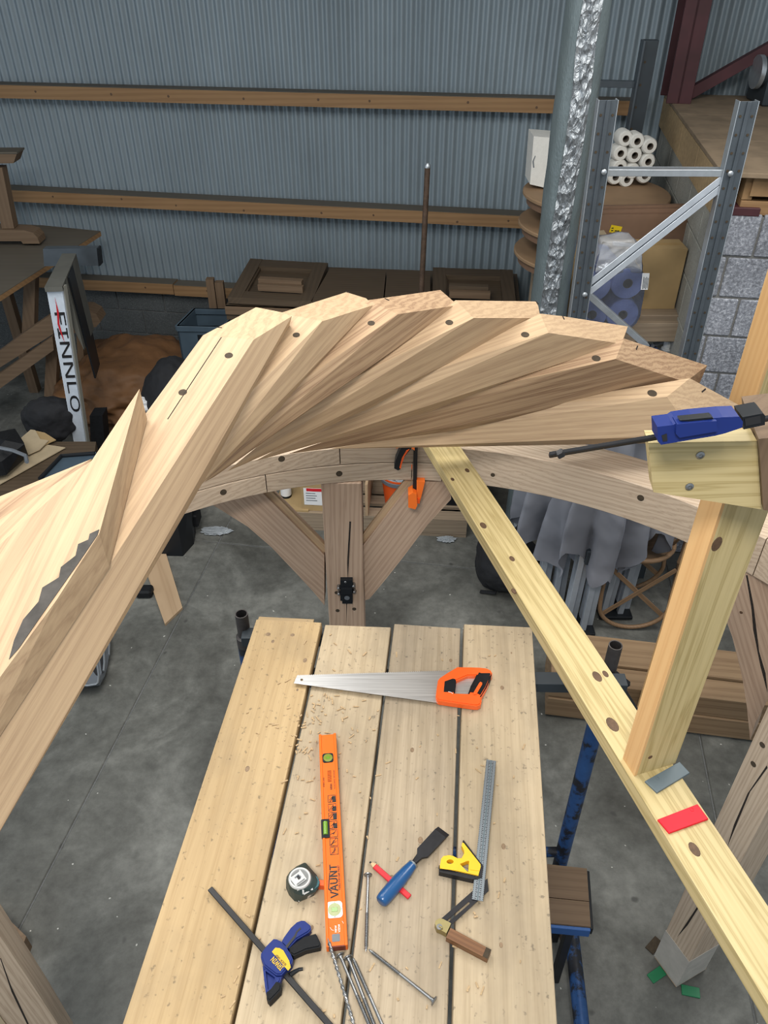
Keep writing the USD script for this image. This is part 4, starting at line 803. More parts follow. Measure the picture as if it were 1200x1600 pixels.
hd = z([(570, 295), (590, 300), (830, 605), (835, 640), (800, 768), (245, 645), (258, 575), (265, 530), (300, 490), (380, 475), (440, 488), (500, 522), (560, 520), (598, 450), (596, 410), (560, 340)])
P = [onb(x, y, .006) for x, y in hd]; H1 = [onb(*z([(395 + 50 * math.cos(k), 570 + 32 * math.sin(k))])[0], .006) for k in np.linspace(0, 6.283, 14, endpoint=False)]; H2 = [onb(x, y, .006) for x, y in z([(535, 602), (640, 560), (668, 560), (655, 712), (640, 714)])]
t.add('head', prism(P, (0, 0, .016), [H1, H2]), 'tool_yellow'); t.add('head_rib', ext(z([(262, 590), (510, 630), (505, 655), (250, 620)]), .022, .0235), 'tool_yellow'); t.add('head_rib', ext(z([(690, 600), (820, 630), (822, 655), (690, 640)]), .022, .0235), 'tool_yellow')
t.add('base', ext(z([(235, 655), (800, 768), (842, 640), (835, 610), (575, 275), (588, 264), (872, 640), (850, 800), (720, 832), (235, 722)]), .0, .018), 'blade_dark'); t.add('vial', cyl(onb(*z([(540, 600)])[0], .010), onb(*z([(660, 655)])[0], .010), .004), 'tape_grey'); t.add('scriber_knob', disc(0, 0, .003, 0, .004)[0] + onb(*z([(246, 590)])[0], .012) if False else cyl(onb(*z([(246, 600)])[0], .012), onb(*z([(236, 598)])[0], .012), .004), 'blade_dark')
t.done()
# sliding bevel
t = Thing('angle_gauge', 'sliding angle gauge with brown wooden stock and black slotted blade', 'angle gauge'); z = lambda px: zoomed(670, 1370, 10.0, px); hb = .010
P = [onb(x, y, hb) for x, y in z([(160, 690), (640, 265), (915, 30), (932, 225), (440, 680), (330, 775), (130, 800), (110, 745)])]; H = [onb(x, y, hb) for x, y in z([(225, 735), (618, 395), (640, 405), (632, 432), (250, 760)])]
t.add('blade', prism(P, (0, 0, .002), [H]), 'blade_dark'); hs = .020
st = [onb(x, y, hs) for x, y in z([(340, 795), (975, 1140), (918, 1285), (270, 945)])]; dst = unit(st[1] - st[0]); t.add('stock', hull([p for p in st] + [p - ZV * (hs - .001) for p in st]), 'tool_walnut', gc=dst)
t.add('stock_end', hull([p + ZV * .0004 - ZV * k for p in (st[1], st[2], st[1] - dst * .012, st[2] - dst * .012) for k in (0, .002)]), 'hole_dark')
br = z([(90, 790), (100, 750), (160, 712), (215, 722), (325, 778), (340, 795), (270, 945), (200, 905), (120, 870)]); t.add('bolster', prism([onb(x, y, .001) for x, y in br], (0, 0, .0195)), 'brass'); pv = onb(*z([(165, 785)])[0], .0205); t.add('pivot_screw', lathe([(.0065, 0), (.0065, .002), (.004, .003), (0, .003)], pv, (0, 0, 1), 16), 'tape_grey', smooth=40)
t.add('wing', beam(pv + ZV * .003 - dst * .001, pv + dst * .008 + ZV * .003, .004, .003), 'brass'); t.done()

# bar clamp on the boards
t = Thing('bar_clamp', 'blue bar clamp with yellow label lying on the boards', 'clamp', None); z = lambda px: zoomed(390, 1430, 8.571, px); hc = .016
t.add('bar', beam(onb(328, 1388.5, .012), onb(545, 1636, .012), .0125, .006, ch=.001), 'black_steel')
t.add('body', bevelled([onb(x, y, .001) for x, y in z([(335, 395), (375, 400), (430, 425), (500, 500), (565, 600), (592, 670), (575, 720), (440, 880), (370, 880), (210, 755), (165, 640), (170, 590), (240, 490)])], None, .030, .003), 'clamp_blue')
t.add('jaw_arm', bevelled([onb(x, y, .003) for x, y in z([(185, 730), (370, 880), (440, 880), (420, 950), (300, 1080), (240, 1120), (225, 1080)])], [onb(x, y, .003) for x, y in z([(225, 800), (350, 890), (345, 960), (255, 1060)])], .024, .003), 'clamp_blue')
t.add('jaw_web', ext(z([(220, 790), (360, 880), (350, 970), (250, 1070)]), .010, .016), 'clamp_blue')
t.add('jaw_pad', bevelled([onb(x, y, .002) for x, y in z([(240, 1110), (300, 1060), (370, 965), (430, 985), (442, 1010), (430, 1080), (280, 1235), (243, 1190)])], None, .030, .003), 'black_rubber')
t.add('trigger_handle', bevelled([onb(x, y, .004) for x, y in z([(430, 425), (470, 350), (560, 225), (640, 150), (700, 128), (745, 132), (822, 195), (832, 245), (800, 285), (640, 380), (540, 490), (500, 500)])], None, .022, .003), 'clamp_blue')
t.add('handle_recess', ext(z([(470, 430), (600, 270), (625, 215), (680, 165), (690, 185), (640, 230), (620, 290), (500, 450)]), .0262, .0268), 'print_black')
t.add('fixed_grip', bevelled([onb(x, y, .004) for x, y in z([(540, 500), (640, 420), (740, 350), (890, 310), (910, 335), (960, 440), (952, 488), (760, 530), (600, 605), (550, 570)])], None, .024, .003), 'black_rubber')
t.add('release_lever', tube([onb(x, y, .014) for x, y in z([(540, 800), (600, 760), (660, 728), (715, 720)])], [.006, .005, .004, .0035], 8), 'black_plastic')
lab_ = z([(298, 490), (345, 435), (400, 440), (452, 472), (530, 610), (552, 700), (515, 745)]); t.add('label_panel', ext(lab_, .0312, .0316), 'clamp_yellow')
def tz(sx, sy, ex_, ey_, s, hgt, m):
    p, q = onb(*z([(sx, sy)])[0], .0317), onb(*z([(ex_, ey_)])[0], .0317); d = q - p; t.add('lettering', text(s, hgt, p, d, np.cross(ZV, d), .0003, True, np.linalg.norm(d)), m)
tz(462, 695, 325, 553, 'IRWIN', .0105, 'clamp_yellow'); tz(497, 662, 362, 522, 'QUICK-GRIP', .0042, 'print_black'); t.done()

# long timber screws: one built with its parts, the others are copies
SL = .178
def screw_parts(t):
    t.add('head', lathe([(0, 0), (.0095, 0), (.0105, .0012), (.0095, .003), (.005, .004), (.0036, .009), (0, .009)], (0, 0, .0055), (1, 0, 0), 18), 'screw_steel', smooth=40)
    t.add('shank', cyl((.006, 0, .0055), (SL * .52, 0, .0055), .0034, 12), 'screw_steel', smooth=40)
    pr = []; n = 30; x0, x1 = SL * .52, SL * .94
    for k in range(n): x = x0 + (x1 - x0) * k / n; s = (x1 - x0) / n; pr += [(.0030, x), (.0044, x + s * .35), (.0044, x + s * .45), (.0030, x + s * .8)]
    t.add('thread', lathe([(.0, x0)] + pr + [(.0032, x1), (.0022, SL * .975), (0, SL)], (0, 0, .0055), (1, 0, 0), 10), 'screw_steel')
def spose(hx, hy, tx, ty, h=0.0): a, b = onb(hx, hy, h), onb(tx, ty, h); return pose(a, b - a, np.cross(ZV, b - a))
s0 = Thing('timber_screw', 'long screw pointing toward the viewer between level and chisel', 'screw', 'long flanged screws on the boards', M=spose(575, 1368, 572, 1478)); screw_parts(s0); s0.done()
for q, lab in (((679, 1566.5, 587, 1494), 'long screw lying alone diagonally near the front board gap'), ((531, 1493.5, 583, 1618), 'left flanged screw of the bundle below the level'), ((543.5, 1497, 592, 1622), 'second flanged screw of the bundle, its head beside the board gap'), ((607, 1625, 560, 1518), 'screw of the bundle with its point upward, furthest right')): copy(s0, spose(*q), lab)
t = Thing('drill_bit', 'long twisted drill bit leaning over the end of the level', 'drill bit')
p0, p1 = onb(512, 1466, .026), onb(556, 1612, .006); d = unit(p1 - p0); sN = unit(np.cross(d, ZV)); uN = np.cross(sN, d); Ld = np.linalg.norm(p1 - p0)
for ph in (0, math.pi): t.add('flute', tube([p0 + d * Ld * k + (sN * math.cos(ph + 46 * k) + uN * math.sin(ph + 46 * k)) * .0022 for k in np.linspace(.05, 1, 90)], .0019, 6), 'screw_steel', smooth=50)
t.add('core', tube([p0, p0 + d * .012, p1], [.0008, .0022, .0022], 8), 'screw_steel'); t.done()
# ------------------------------------------------------------------ left background
t = Thing('gym_upright', 'silver gym machine upright lettered in black with red swoosh', 'gym machine')
q = [aty(72, 450, 4.72), aty(96.5, 449, 4.72), aty(136, 706, 4.90), aty(118, 706, 4.90)]; nrm = unit(np.cross(q[1] - q[0], q[3] - q[0])); nrm = nrm if nrm[1] < 0 else -nrm
bk = A([.03, .16, 0.])
t.add('front_extrusion', hull(q + [p + bk * .08 for p in q]), 'alu_white'); t.add('side_extrusion', hull([p + bk * k + (A([.006, 0, 0]) if j in (1, 2) else 0) for j, p in enumerate(q) for k in (.09, .30)]), 'alu_beige')
c = [aty(69, 449, 4.70), aty(97, 448, 4.70)]; far = [atz(97, 396, c[0][2]), atz(119, 396, c[0][2])]
t.add('top_cap', hull([c[0], c[1]] + [c[0] * .75 + far[0] * .25, c[1] * .75 + far[1] * .25] + [p - ZV * .03 for p in (c[0], c[1])]), 'dusty_black')
t.add('arm', hull([c[0] * .74 + far[0] * .26, c[1] * .74 + far[1] * .26, far[0], far[1]] + [p - ZV * h for p, h in ((c[0] * .74 + far[0] * .26, .02), (c[1] * .74 + far[1] * .26, .5), (far[0], .05), (far[1], .55))]), 'dusty_black')
t.add('back_plate', prism([c[1] * .7 + far[1] * .3 + A([.004, 0, -.01]), far[1] + A([.004, 0, -.01]), far[1] + A([-.01, -.05, -.80]), c[1] * .6 + far[1] * .4 + A([.03, .0, -.75])], (.012, 0, 0)), 'black_plastic')
dn = unit(q[3] - q[0]); ac = unit(q[1] - q[0]); Lf = np.linalg.norm(q[3] - q[0]); o = nrm * .002
p0 = q[0] + dn * Lf * ((479 - 450) / 256.) * 1.02 + ac * .026 + o; wd = np.linalg.norm(q[1] - q[0])
t.add('lettering', text('FINNLO', .064, p0, dn, ac, .002, False, Lf * .605), 'print_black', label='black maker lettering reading downwards')
sw_ = [(512 / 6, 380 + 505 / 6), (530 / 6, 380 + 570 / 6), (552 / 6, 380 + 650 / 6), (556 / 6, 380 + 760 / 6), (580 / 6, 380 + 840 / 6), (605 / 6, 380 + 930 / 6), (570 / 6, 380 + 850 / 6), (540 / 6, 380 + 760 / 6), (534 / 6, 380 + 660 / 6), (526 / 6, 380 + 580 / 6)]
t.add('swoosh', prism([atp(x, y, q[0] + nrm * .0045, nrm) for x, y in sw_], -nrm * .001), 'print_red')
t.add('foot', hull([aty(x, y, 4.86) + A([0, k, 0]) for x, y in ((116, 706), (146, 712), (146, 722), (118, 716)) for k in (0, .25)]), 'brown_joinery')
def fl(px, Y, dep, *a): return prism([aty(x, y, Y) for x, y in px], (0, dep, 0))
t.add('cross_bar', hull([aty(x, y, 5.45) + A([0, k, 0]) for x, y in ((67, 389), (152, 388), (155, 415), (69, 416)) for k in (0, .06)]), 'steel_grey'); t.add('end_plug', hull([aty(x, y, 5.448) + A([0, k, 0]) for x, y in ((151, 388), (154, 389), (157, 415), (154, 416)) for k in (0, .065)]), 'black_plastic'); t.done()
# two trestle tables piled up
t = Thing('trestle_table', 'dusty dark tabletop on trestle legs at the left edge', 'table')
zt_ = 1.35; P = [atz(x, y, zt_) for x, y in ((157, 361), (67, 352), (-90, 345), (-90, 512), (0, 461))]
t.add('tabletop', prism(P, (0, 0, -.004)), 'dusty_top', gc=A([1., 0, 0])); t.add('top_edge', prism([p - ZV * .004 for p in P], (0, 0, -.035)), 'rail_timber', gc=A([1, .5, 0]))
t.add('leg', fl(((37, 442), (55, 430), (53, 523), (34, 523)), 5.75, .09), 'brown_joinery', gc=ZV); t.add('leg', fl(((72, 545), (90, 532), (86, 640), (68, 640)), 5.70, .09), 'brown_joinery', gc=ZV)
t.add('rail', fl(((-60, 585), (0, 548), (33, 523), (82, 490), (83, 522), (-60, 612)), 5.55, .07), 'brown_joinery', gc=(1, 0, 0)); t.add('rail', fl(((-60, 618), (0, 584), (82, 526), (84, 547), (-60, 650)), 5.50, .07), 'brown_joinery', gc=(1, 0, 0))
t.add('foot', fl(((112, 495), (121, 484), (137, 484), (150, 491), (157, 503), (150, 511), (132, 514), (126, 521), (112, 520)), 5.9, .16), 'brown_joinery', gc=(1, 0, 0)); t.add('post', fl(((119, 520), (128, 520), (134, 600), (124, 600)), 5.95, .10), 'brown_joinery', gc=ZV)
t.add('back_leg', hull([A([x, y, z]) for x in (-3.2, -3.12) for y in (6.3, 6.38) for z in (0, 1.31)]), 'brown_joinery', gc=ZV)
t.done()
t = Thing('table_trestle', 'upturned wooden trestle leg with rounded foot on dusty tabletop', 'trestle'); Yt = 6.2
t.add('foot', cat(fl(((-60, 359), (0, 359), (38, 360), (52, 364), (59, 372), (62, 381), (36, 381), (33, 377), (-60, 377)), Yt, .14)), 'brown_joinery', gc=(1, 0, 0)); t.add('post', fl(((-20, 262), (3, 262), (22, 357), (3, 357)), Yt + .03, .09), 'brown_joinery', gc=ZV)
t.add('cap', fl(((-60, 241), (26, 241), (21, 255), (-60, 257)), Yt, .14), 'brown_joinery', gc=(1, 0, 0)); t.add('cap_top', hull([aty(x, y, Yt) + A([0, k, h]) for x, y in ((-60, 240.5), (27, 240.5)) for k in (0, .15) for h in (0, .012)]), 'dusty_top', gc=(1, 0, 0)); t.done()
# brown hide, bag, cardboard and oddments
def blob(c, r, seed, amp=.22, fr=1.6, sub=5, flat=0.0):
    m = trimesh.creation.icosphere(sub); d = m.vertices.copy(); n = meshkit.fbm(d * fr + seed, 4, seed); n2 = meshkit.fbm(d * A([6., 2., 3.]) + seed * 3, 3, seed + 5)
    v = d * (1 + amp * (n - .5) * 2 + amp * .35 * (n2 - .5))[:, None] * A(r) + A(c); v[:, 2] = np.maximum(v[:, 2], flat); return v, m.faces
one('leather_hide', cat(blob((-2.02, 5.85, .30), (.72, .62, .36), 3, .38, 1.7)), 'hide', 'crumpled brown hide cover heaped behind the silver gym upright', 'cover', smooth=True)
one('gear_bag', blob((-1.50, 5.10, .45), (.30, .26, .46), 11, .22, 1.3, 4), 'black_cloth', 'black padded bag between brown hide and the grey crate', 'bag', smooth=True)
t = Thing('crumpled_paper', 'bit of white crumpled paper beside the fan timber tip', 'paper'); t.add('sheet', blob(aty(229, 632, 5.0), (.06, .06, .055), 23, .5, 2.5, 3, -9), 'white_paper'); t.done()
zc_ = .96; rim = [atz(x, y, zc_) for x, y in ((276, 509), (334, 510), (386, 476), (309, 476))]; ux, uy = rim[1] - rim[0], rim[3] - rim[0]; uy = uy * .8
t = Thing('plastic_crate', 'blue grey open plastic crate in front of the block wall', 'crate'); wl = .012
def crate(t, o, ux, uy, h):
    i1, j1 = unit(ux), unit(uy); dn = -ZV * h
    for a, b in ((o, ux), (o + uy, ux)): t.add('side', hull([a + b * k + j1 * w_ + dn * d * (1 if 1 else 1) + (ZV * 0) for k in (0, 1) for w_ in (0, wl) for d in (0, 1)]), 'crate_blue')
    for a, b in ((o, uy), (o + ux, uy)): t.add('side', hull([a + b * k + i1 * w_ + dn * d for k in (0, 1) for w_ in (0, wl) for d in (0, 1)]), 'crate_blue')
    t.add('floor', hull([o + ux * a + uy * b + dn + ZV * k for a in (0, 1) for b in (0, 1) for k in (0, .01)]), 'crate_blue')
    t.add('rim', cat(*[beam(p + ZV * -.02, q - ZV * .02, .03, .04) for p, q in ((o, o + ux), (o + ux, o + ux + uy), (o + ux + uy, o + uy), (o + uy, o))]), 'crate_blue')
    t.add('handle_recess', hull([o + ux * a - j1 * .003 - ZV * z + j1 * k for a in (.42, .75) for z in (.07, .15) for k in (0, .004)]), 'black_plastic')
crate(t, rim[0], ux * 1.25, uy, .34); t.done()
t = Thing('plastic_crate', 'lower plastic crate beneath the blue grey open one', 'crate'); crate(t, rim[0] - ZV * .345, ux * 1.25, uy, .30); t.done()
one('box_stand', hull([rim[0] - ZV * .65 + ux * 1.25 * a + uy * b - ZV * k for a in (0, 1) for b in (0, 1) for k in (0, zc_ - .652)]), 'black_plastic', 'black storage box at the bottom under the two crates', 'box')
t = Thing('cardboard_sheet', 'torn flattened cardboard lying left of the gym upright', 'cardboard'); zc2 = .62
for k, (px, dz, m) in enumerate(((((-30, 748), (0, 756), (102, 699), (70, 694), (30, 715), (-30, 735)), 0, 'cardboard_pale'), (((-30, 735), (30, 714), (80, 690), (97, 683), (92, 690), (70, 676), (52, 672), (40, 683), (-30, 722)), .012, 'cardboard'), (((33, 684), (48, 671), (55, 672), (63, 686), (76, 688), (62, 702), (44, 710), (40, 700)), .022, 'cardboard_pale'))): t.add('flap', prism([atz(x, y, zc2 + dz) for x, y in px], (0, 0, -.006)), m)
t.done()
one('lower_shelf', hull([atz(x, y, .605) - ZV * k for x, y in ((-60, 765), (140, 770), (150, 690), (-60, 690)) for k in (0, .60)]), 'dark_joinery', 'dark low cabinet carrying cardboard and the gym upright foot', 'cabinet', gc=(1, 0, 0))
t = Thing('camera_case', 'black rounded equipment case with straps at the far left', 'case'); t.add('body', hull([atz(x, y, .66) + ZV * k for x, y in ((-20, 700), (30, 690), (44, 712), (10, 742), (-20, 748)) for k in (0, .10)] + [atz(8, 688, .84), atz(38, 694, .80)]), 'black_rubber'); t.add('strap', tube([atz(x, y, .84) for x, y in ((0, 700), (20, 704), (40, 712), (42, 722))], .012, 6), 'plastic_grey'); t.done()
one('foam_block', hull([aty(x, y, 4.95) + A([0, k, 0]) for x, y in ((140, 650), (160, 649), (166, 720), (143, 722)) for k in (0, .12)]), 'black_rubber', 'black upright block just right of the gym upright', 'block')
one('dark_cushion', blob(aty(78, 655, 4.9), (.20, .14, .17), 31, .25, 1.4, 4, -9), 'black_cloth', 'black cushion half hidden left of the gym upright', 'cushion', smooth=True)
t = Thing('plastic_tub', 'dark blue black plastic tub under the outer wing timber', 'tub'); t.add('body', hull([atz(x, y, .66) - ZV * k for x, y in ((60, 752), (95, 712), (150, 706), (150, 735), (80, 790), (30, 790)) for k in (0, .05)]), 'crate_blue'); t.add('lip', tube([atz(x, y, .675) for x, y in ((62, 748), (96, 712), (148, 708))], .012, 8), 'black_plastic'); t.done()

# joinery on its pile against the back wall
def flat(name, lab, px, z, fr, rails):
    t = Thing(name, lab, 'cabinet door' if rails else 'board', None); q = [atz(x, y, z) for x, y in px]; ux, uy = q[1] - q[0], q[3] - q[0]
    pt = lambda a, b, h=0.: q[0] * (1 - a) * (1 - b) + q[1] * a * (1 - b) + q[2] * a * b + q[3] * (1 - a) * b + ZV * h
    def piece(nm, a0, a1, b0, b1, h0, h1, m, g): t.add(nm, hull([pt(a, b, h) for a in (a0, a1) for b in (b0, b1) for h in (h0, h1)]), m, gc=g)
    if rails:
        piece('stile', 0, fr, 0, 1, 0, .05, 'dark_joinery', uy); piece('stile', 1 - fr, 1, 0, 1, 0, .05, 'dark_joinery', uy); piece('rail', fr, 1 - fr, 0, fr * 1.0, 0, .048, 'dark_joinery', ux); piece('rail', fr, 1 - fr, 1 - fr * 1.2, 1, 0, .048, 'dark_joinery', ux)
        piece('panel', fr, 1 - fr, fr, 1 - fr, .0, .012, 'dark_joinery', ux); piece('moulding', fr, fr + .02, fr, 1 - fr, .012, .035, 'dark_joinery', uy)
    else: piece('board', 0, 1, 0, 1, 0, .05, 'dark_joinery', ux)
    return t, piece, ux
t, piece, ux = flat('cabinet_door', 'dark panelled cabinet door lying on the pile, left', ((357, 474), (488, 481), (513, 420), (392, 413)), 1.08, .16, True)
t.done()
t = Thing('wood_strip', 'small lighter batten pair lying on the left cabinet door', 'batten'); q = [atz(x, y, 1.15) for x, y in ((404, 448), (474, 452))]; t.add('strip', beam(q[0], q[1], .05, .05), 'brown_joinery', gc=q[1] - q[0]); t.add('strip', beam(q[0] + A([0, .06, .025]), q[1] + A([-.01, .06, .025]), .06, .05), 'brown_joinery', gc=q[1] - q[0]); t.done()
t, piece, ux = flat('plain_board', 'dark broad board between the two cabinet doors', ((486, 482), (598, 486), (603, 433), (516, 428)), 1.08, .1, False); t.done()
t, piece, ux = flat('plain_board', 'second dark board left of the rusty rod', ((600, 486), (672, 489), (672, 436), (605, 433)), 1.08, .1, False); t.done()
t, piece, ux = flat('cabinet_door', 'dark panelled cabinet door lying on the pile, right', ((676, 490), (806, 492), (800, 431), (676, 427)), 1.10, .16, True); t.done()
t = Thing('wood_strip', 'dark batten pair lying on the right cabinet door', 'batten'); q = [atz(x, y, 1.165) for x, y in ((702, 459), (766, 461))]; t.add('strip', beam(q[0], q[1], .05, .05), 'brown_joinery', gc=q[1] - q[0]); t.add('strip', beam(q[0] + A([0, .06, .025]), q[1] + A([-.01, .06, .025]), .06, .05), 'dark_joinery', gc=q[1] - q[0]); t.done()
t = Thing('sideboard', 'long dark sideboard under the pile of cabinet doors', 'sideboard'); w0, w1, w2, w3 = atz(352, 478, 1.07), atz(815, 496, 1.07), atz(808, 428, 1.07), atz(394, 413, 1.07)
t.add('carcass', hull([p - ZV * k for p in (w0, w1, w2, w3) for k in (0, 1.07)]), 'dark_joinery', gc=w1 - w0); t.add('top_rim', beam(w0 - ZV * .03, w1 - ZV * .03, .04, .06), 'brown_joinery', gc=w1 - w0); t.done()
for (px, lab) in ((((321, 437), (333, 437), (333, 478), (321, 478)), 'flat timber stake standing behind the open crate'), (((335, 442), (348, 442), (348, 478), (335, 478)), 'round edged timber stake standing behind the open crate')):
    p = [aty(x, y, 6.25) for x, y in px]; p[2][2] = p[3][2] = 0; p[2][:2] = p[1][:2]; p[3][:2] = p[0][:2]; one('timber_stake', hull(p + [v + A([0, .06, 0]) for v in p]), 'brown_joinery', lab, 'stake', gc=ZV)
r0 = aty(668, 262, 5.55); t = Thing('threaded_rod', 'rusty steel rod standing upright before the back wall', 'rod'); t.add('shaft', cyl(A([r0[0] - .04, r0[1], 0]), r0, .019, 12), 'rust', smooth=40); t.add('tip', lathe([(.021, 0), (.021, .015), (.010, .03), (0, .03)], r0, (0, 0, 1), 12), 'galv', smooth=40); t.done()

# ------------------------------------------------------------------ right background
t = Thing('foil_roll', 'tall roll of silver bubble insulation standing behind the fan', 'insulation roll')
rb = aty(857, 480, 4.30); rx, ry = rb[0], rb[1]; n, m = 60, 150; zz = np.linspace(0, 3.95, m); ang = np.linspace(0, 2 * math.pi, n, endpoint=False); th, ZZ = np.meshgrid(ang, zz)
ns = meshkit.fbm(np.stack([np.cos(th) * 3.2, np.sin(th) * 3.2, ZZ * 7], -1), 3, 4); R = .105 + .009 * (ns - .5); v = np.stack([rx + R * np.cos(th), ry + R * np.sin(th), ZZ], -1).reshape(-1, 3)
f = [(i * n + j, i * n + (j + 1) % n, (i + 1) * n + (j + 1) % n, (i + 1) * n + j) for i in range(m - 1) for j in range(n)]; fr_ = [q for a, b, c, d in f for q in ((a, b, c), (a, c, d))]
t.add('roll', (v, A(fr_)), 'bubble_wrap', smooth=True)
# the loose outer turn of foil, crumpled where it was torn
k = (ang > math.radians(238)) & (ang < math.radians(312)); a2 = np.linspace(math.radians(238), math.radians(286), 26); T2, Z2 = np.meshgrid(a2, np.linspace(.02, 3.95, 420)); wob = meshkit.fbm(np.stack([Z2 * 2.2, Z2 * 0, Z2 * 0], -1), 2, 9) - .5
T3 = T2 + wob * .35 + .12 * (Z2 - 2) ; cr = meshkit.fbm(np.stack([np.cos(T3) * 7, np.sin(T3) * 7, Z2 * 26], -1), 3, 12); edge = np.sin((T2 - a2[0]) / (a2[-1] - a2[0]) * math.pi)
R = .108 + .013 * edge * (np.abs(cr - .5) * 2) + .003; v = np.stack([rx + R * np.cos(T3), ry + R * np.sin(T3), Z2], -1).reshape(-1, 3); n, m = 26, 420
t.add('foil_flap', (v, A([q for i in range(m - 1) for j in range(n - 1) for q in ((i * n + j, i * n + j + 1, (i + 1) * n + j + 1), (i * n + j, (i + 1) * n + j + 1, (i + 1) * n + j))])), 'foil', smooth=25)
t.done()
# racking frame
Yr = 3.8
def upright(t, x0, y0, x1, y1, side):
    p0, p1 = aty(x0, y0, Yr), aty(x1, y1, Yr); d = unit(p1 - p0); p1 = p0 + d * ((p0[2] - .0) / -d[2]); w2 = .038
    e = A([1., 0, 0]); fw = A([0, -1., 0])
    t.add('web', beam(p0, p1, .086, .004, up=fw), 'steel_grey'); t.add('lip', beam(p0 - e * .042 + fw * -.02, p1 - e * .042 + fw * -.02, .004, .05, up=fw), 'galv'); t.add('lip', beam(p0 + e * .042 - fw * .02, p1 + e * .042 - fw * .02, .004, .05, up=fw), 'galv')
    t.add('rib', beam(p0 + fw * .006, p1 + fw * .006, .018, .010, up=fw), 'steel_grey'); L = np.linalg.norm(p1 - p0); g = []
    for k in range(int(min(L, 2.6) / .0755)):
        for sx in (-.026, .026): g.append(lathe([(.0062, 0), (.0062, .0015), (0, .0016)], p0 + d * (.06 + .0755 * k) + e * sx + fw * .0025, fw, 8))
    return p0, d, g
t = Thing('racking_frame', 'galvanised racking end frame with perforated posts and diagonal', 'racking frame')
A0, d0, g0 = upright(t, 951, 156, 903.5, 495, 0); A1, d1, g1 = upright(t, 1171, 158, 1081, 540, 1)
for g in g0 + g1: t.add('punched_hole', g, 'hole_dark')
def onr(x, y, dy=.03): return aty(x, y, Yr + dy)
t.add('cross_member', beam(onr(938, 268), onr(1142, 269), .03, .05, up=(0, 1, 0)), 'galv'); t.add('cross_lip', beam(onr(938, 262.5, .045), onr(1142, 263.5, .045), .045, .004, up=(0, 0, 1)), 'alloy_leg')
t.add('diagonal', beam(onr(916, 453), onr(1138, 278), .03, .035, up=(0, 1, 0)), 'steel_grey'); t.add('diagonal_lip', beam(onr(914, 448, .01), onr(1136, 273, .01), .03, .006, up=(0, 1, 0)), 'alloy_leg'); t.add('diagonal_lip', beam(onr(919, 458, .01), onr(1140, 283, .01), .03, .006, up=(0, 1, 0)), 'alloy_leg')
t.add('diagonal', beam(onr(914, 455), onr(1010, 540), .03, .05, up=(0, 1, 0)), 'galv')
for x, y in ((943.5, 268.5), (1141, 271), (913.5, 460)): t.add('bolt', lathe([(.0125, 0), (.0125, .006), (.006, .010), (0, .010)], onr(x, y, -.012), (0, -1, 0), 12), 'galv', smooth=40)
t.done()
t = Thing('racking_frame', 'dark racking post and beam in the far corner', 'racking frame'); Yq = 5.75
p = aty(1017, 62, Yq); b = aty(990, 205, Yq); t.add('post', beam(p, A([p[0] - .02, p[1], 0]), .09, .06, up=(0, -1, 0)), 'steel_dark'); t.add('post_lip', beam(p + A([-.05, -.01, 0]), A([p[0] - .07, p[1] - .01, 0]), .012, .08, up=(0, -1, 0)), 'steel_grey'); t.add('beam', beam(aty(925, 130, Yq + .02), aty(1005, 132, Yq + .02), .04, .045, up=(0, 1, 0)), 'steel_grey')
for k in range(9): t.add('punched_hole', lathe([(.008, 0), (.008, .002), (0, .002)], p + A([-.022 - .004 * k, -.031, -.12 - .13 * k]), (0, -1, 0), 8), 'hole_dark')
t.done()
# machine on the deck
mc = A([aty(1197, 138, 5.9)[0], 5.75, ZD]); t = Thing('machine', 'dark machine with chromed flange standing on the chipboard deck', 'machine'); t.add('housing', box(mc[0] - .06, mc[0] + .4, mc[1], mc[1] + .3, ZD, ZD + .16, .01), 'steel_dark'); t.add('barrel', cyl(mc + A([-.09, .1, .19]), mc + A([.4, .1, .19]), .085, 20), 'steel_dark', smooth=40); t.add('flange', cyl(mc + A([-.12, .1, .19]), mc + A([-.09, .1, .19]), .10, 20), 'galv', smooth=40); t.add('clip', cyl(mc + A([-.055, .1, .19]), mc + A([-.035, .1, .19]), .092, 20), 'galv', smooth=40); t.done()

# shelf stack: round tops, brown panels, boxes, paper rolls
Zd = 2.0; dR = .47; dc = A([1.375, 5.30, Zd])
rt0 = None
for k, lab in enumerate(('uppermost round brown tabletop under the toilet rolls', 'second round brown tabletop, below the uppermost', 'lowest round brown tabletop of the three')):
    z0 = Zd - .026 - .19 * k; M = np.eye(4); M[:3, 3] = (dc[0] - .01 * k, dc[1] + .01, z0)
    if k == 0:
        rt0 = Thing('round_tabletop', lab, 'tabletop', 'stacked round tabletops', M=M); rt0.add('disc', lathe([(0, 0), (dR - .006, 0), (dR, .006), (dR, .020), (dR - .006, .026), (0, .026)], (0, 0, 0), (0, 0, 1), 64), 'mdf', smooth=30); rt0.add('apron', lathe([(dR - .05, -.05), (dR - .03, -.05), (dR - .03, 0), (dR - .05, 0)], (0, 0, 0), (0, 0, 1), 48), 'hardboard', smooth=30); rt0.add('spacer_block', box(-.25, .25, -.2, .2, -.16, 0), 'hardboard'); rt0.done()
    else: copy(rt0, M, lab)
pz = Zd - .026 - .38 - .16; t = Thing('storage_shelf', 'timber shelf unit carrying tabletops, boxes and paper rolls', 'shelf')
sh0, sh1 = aty(905, 505, 4.35), aty(1078, 492, 4.35); zs = .5 * (sh0[2] + sh1[2])
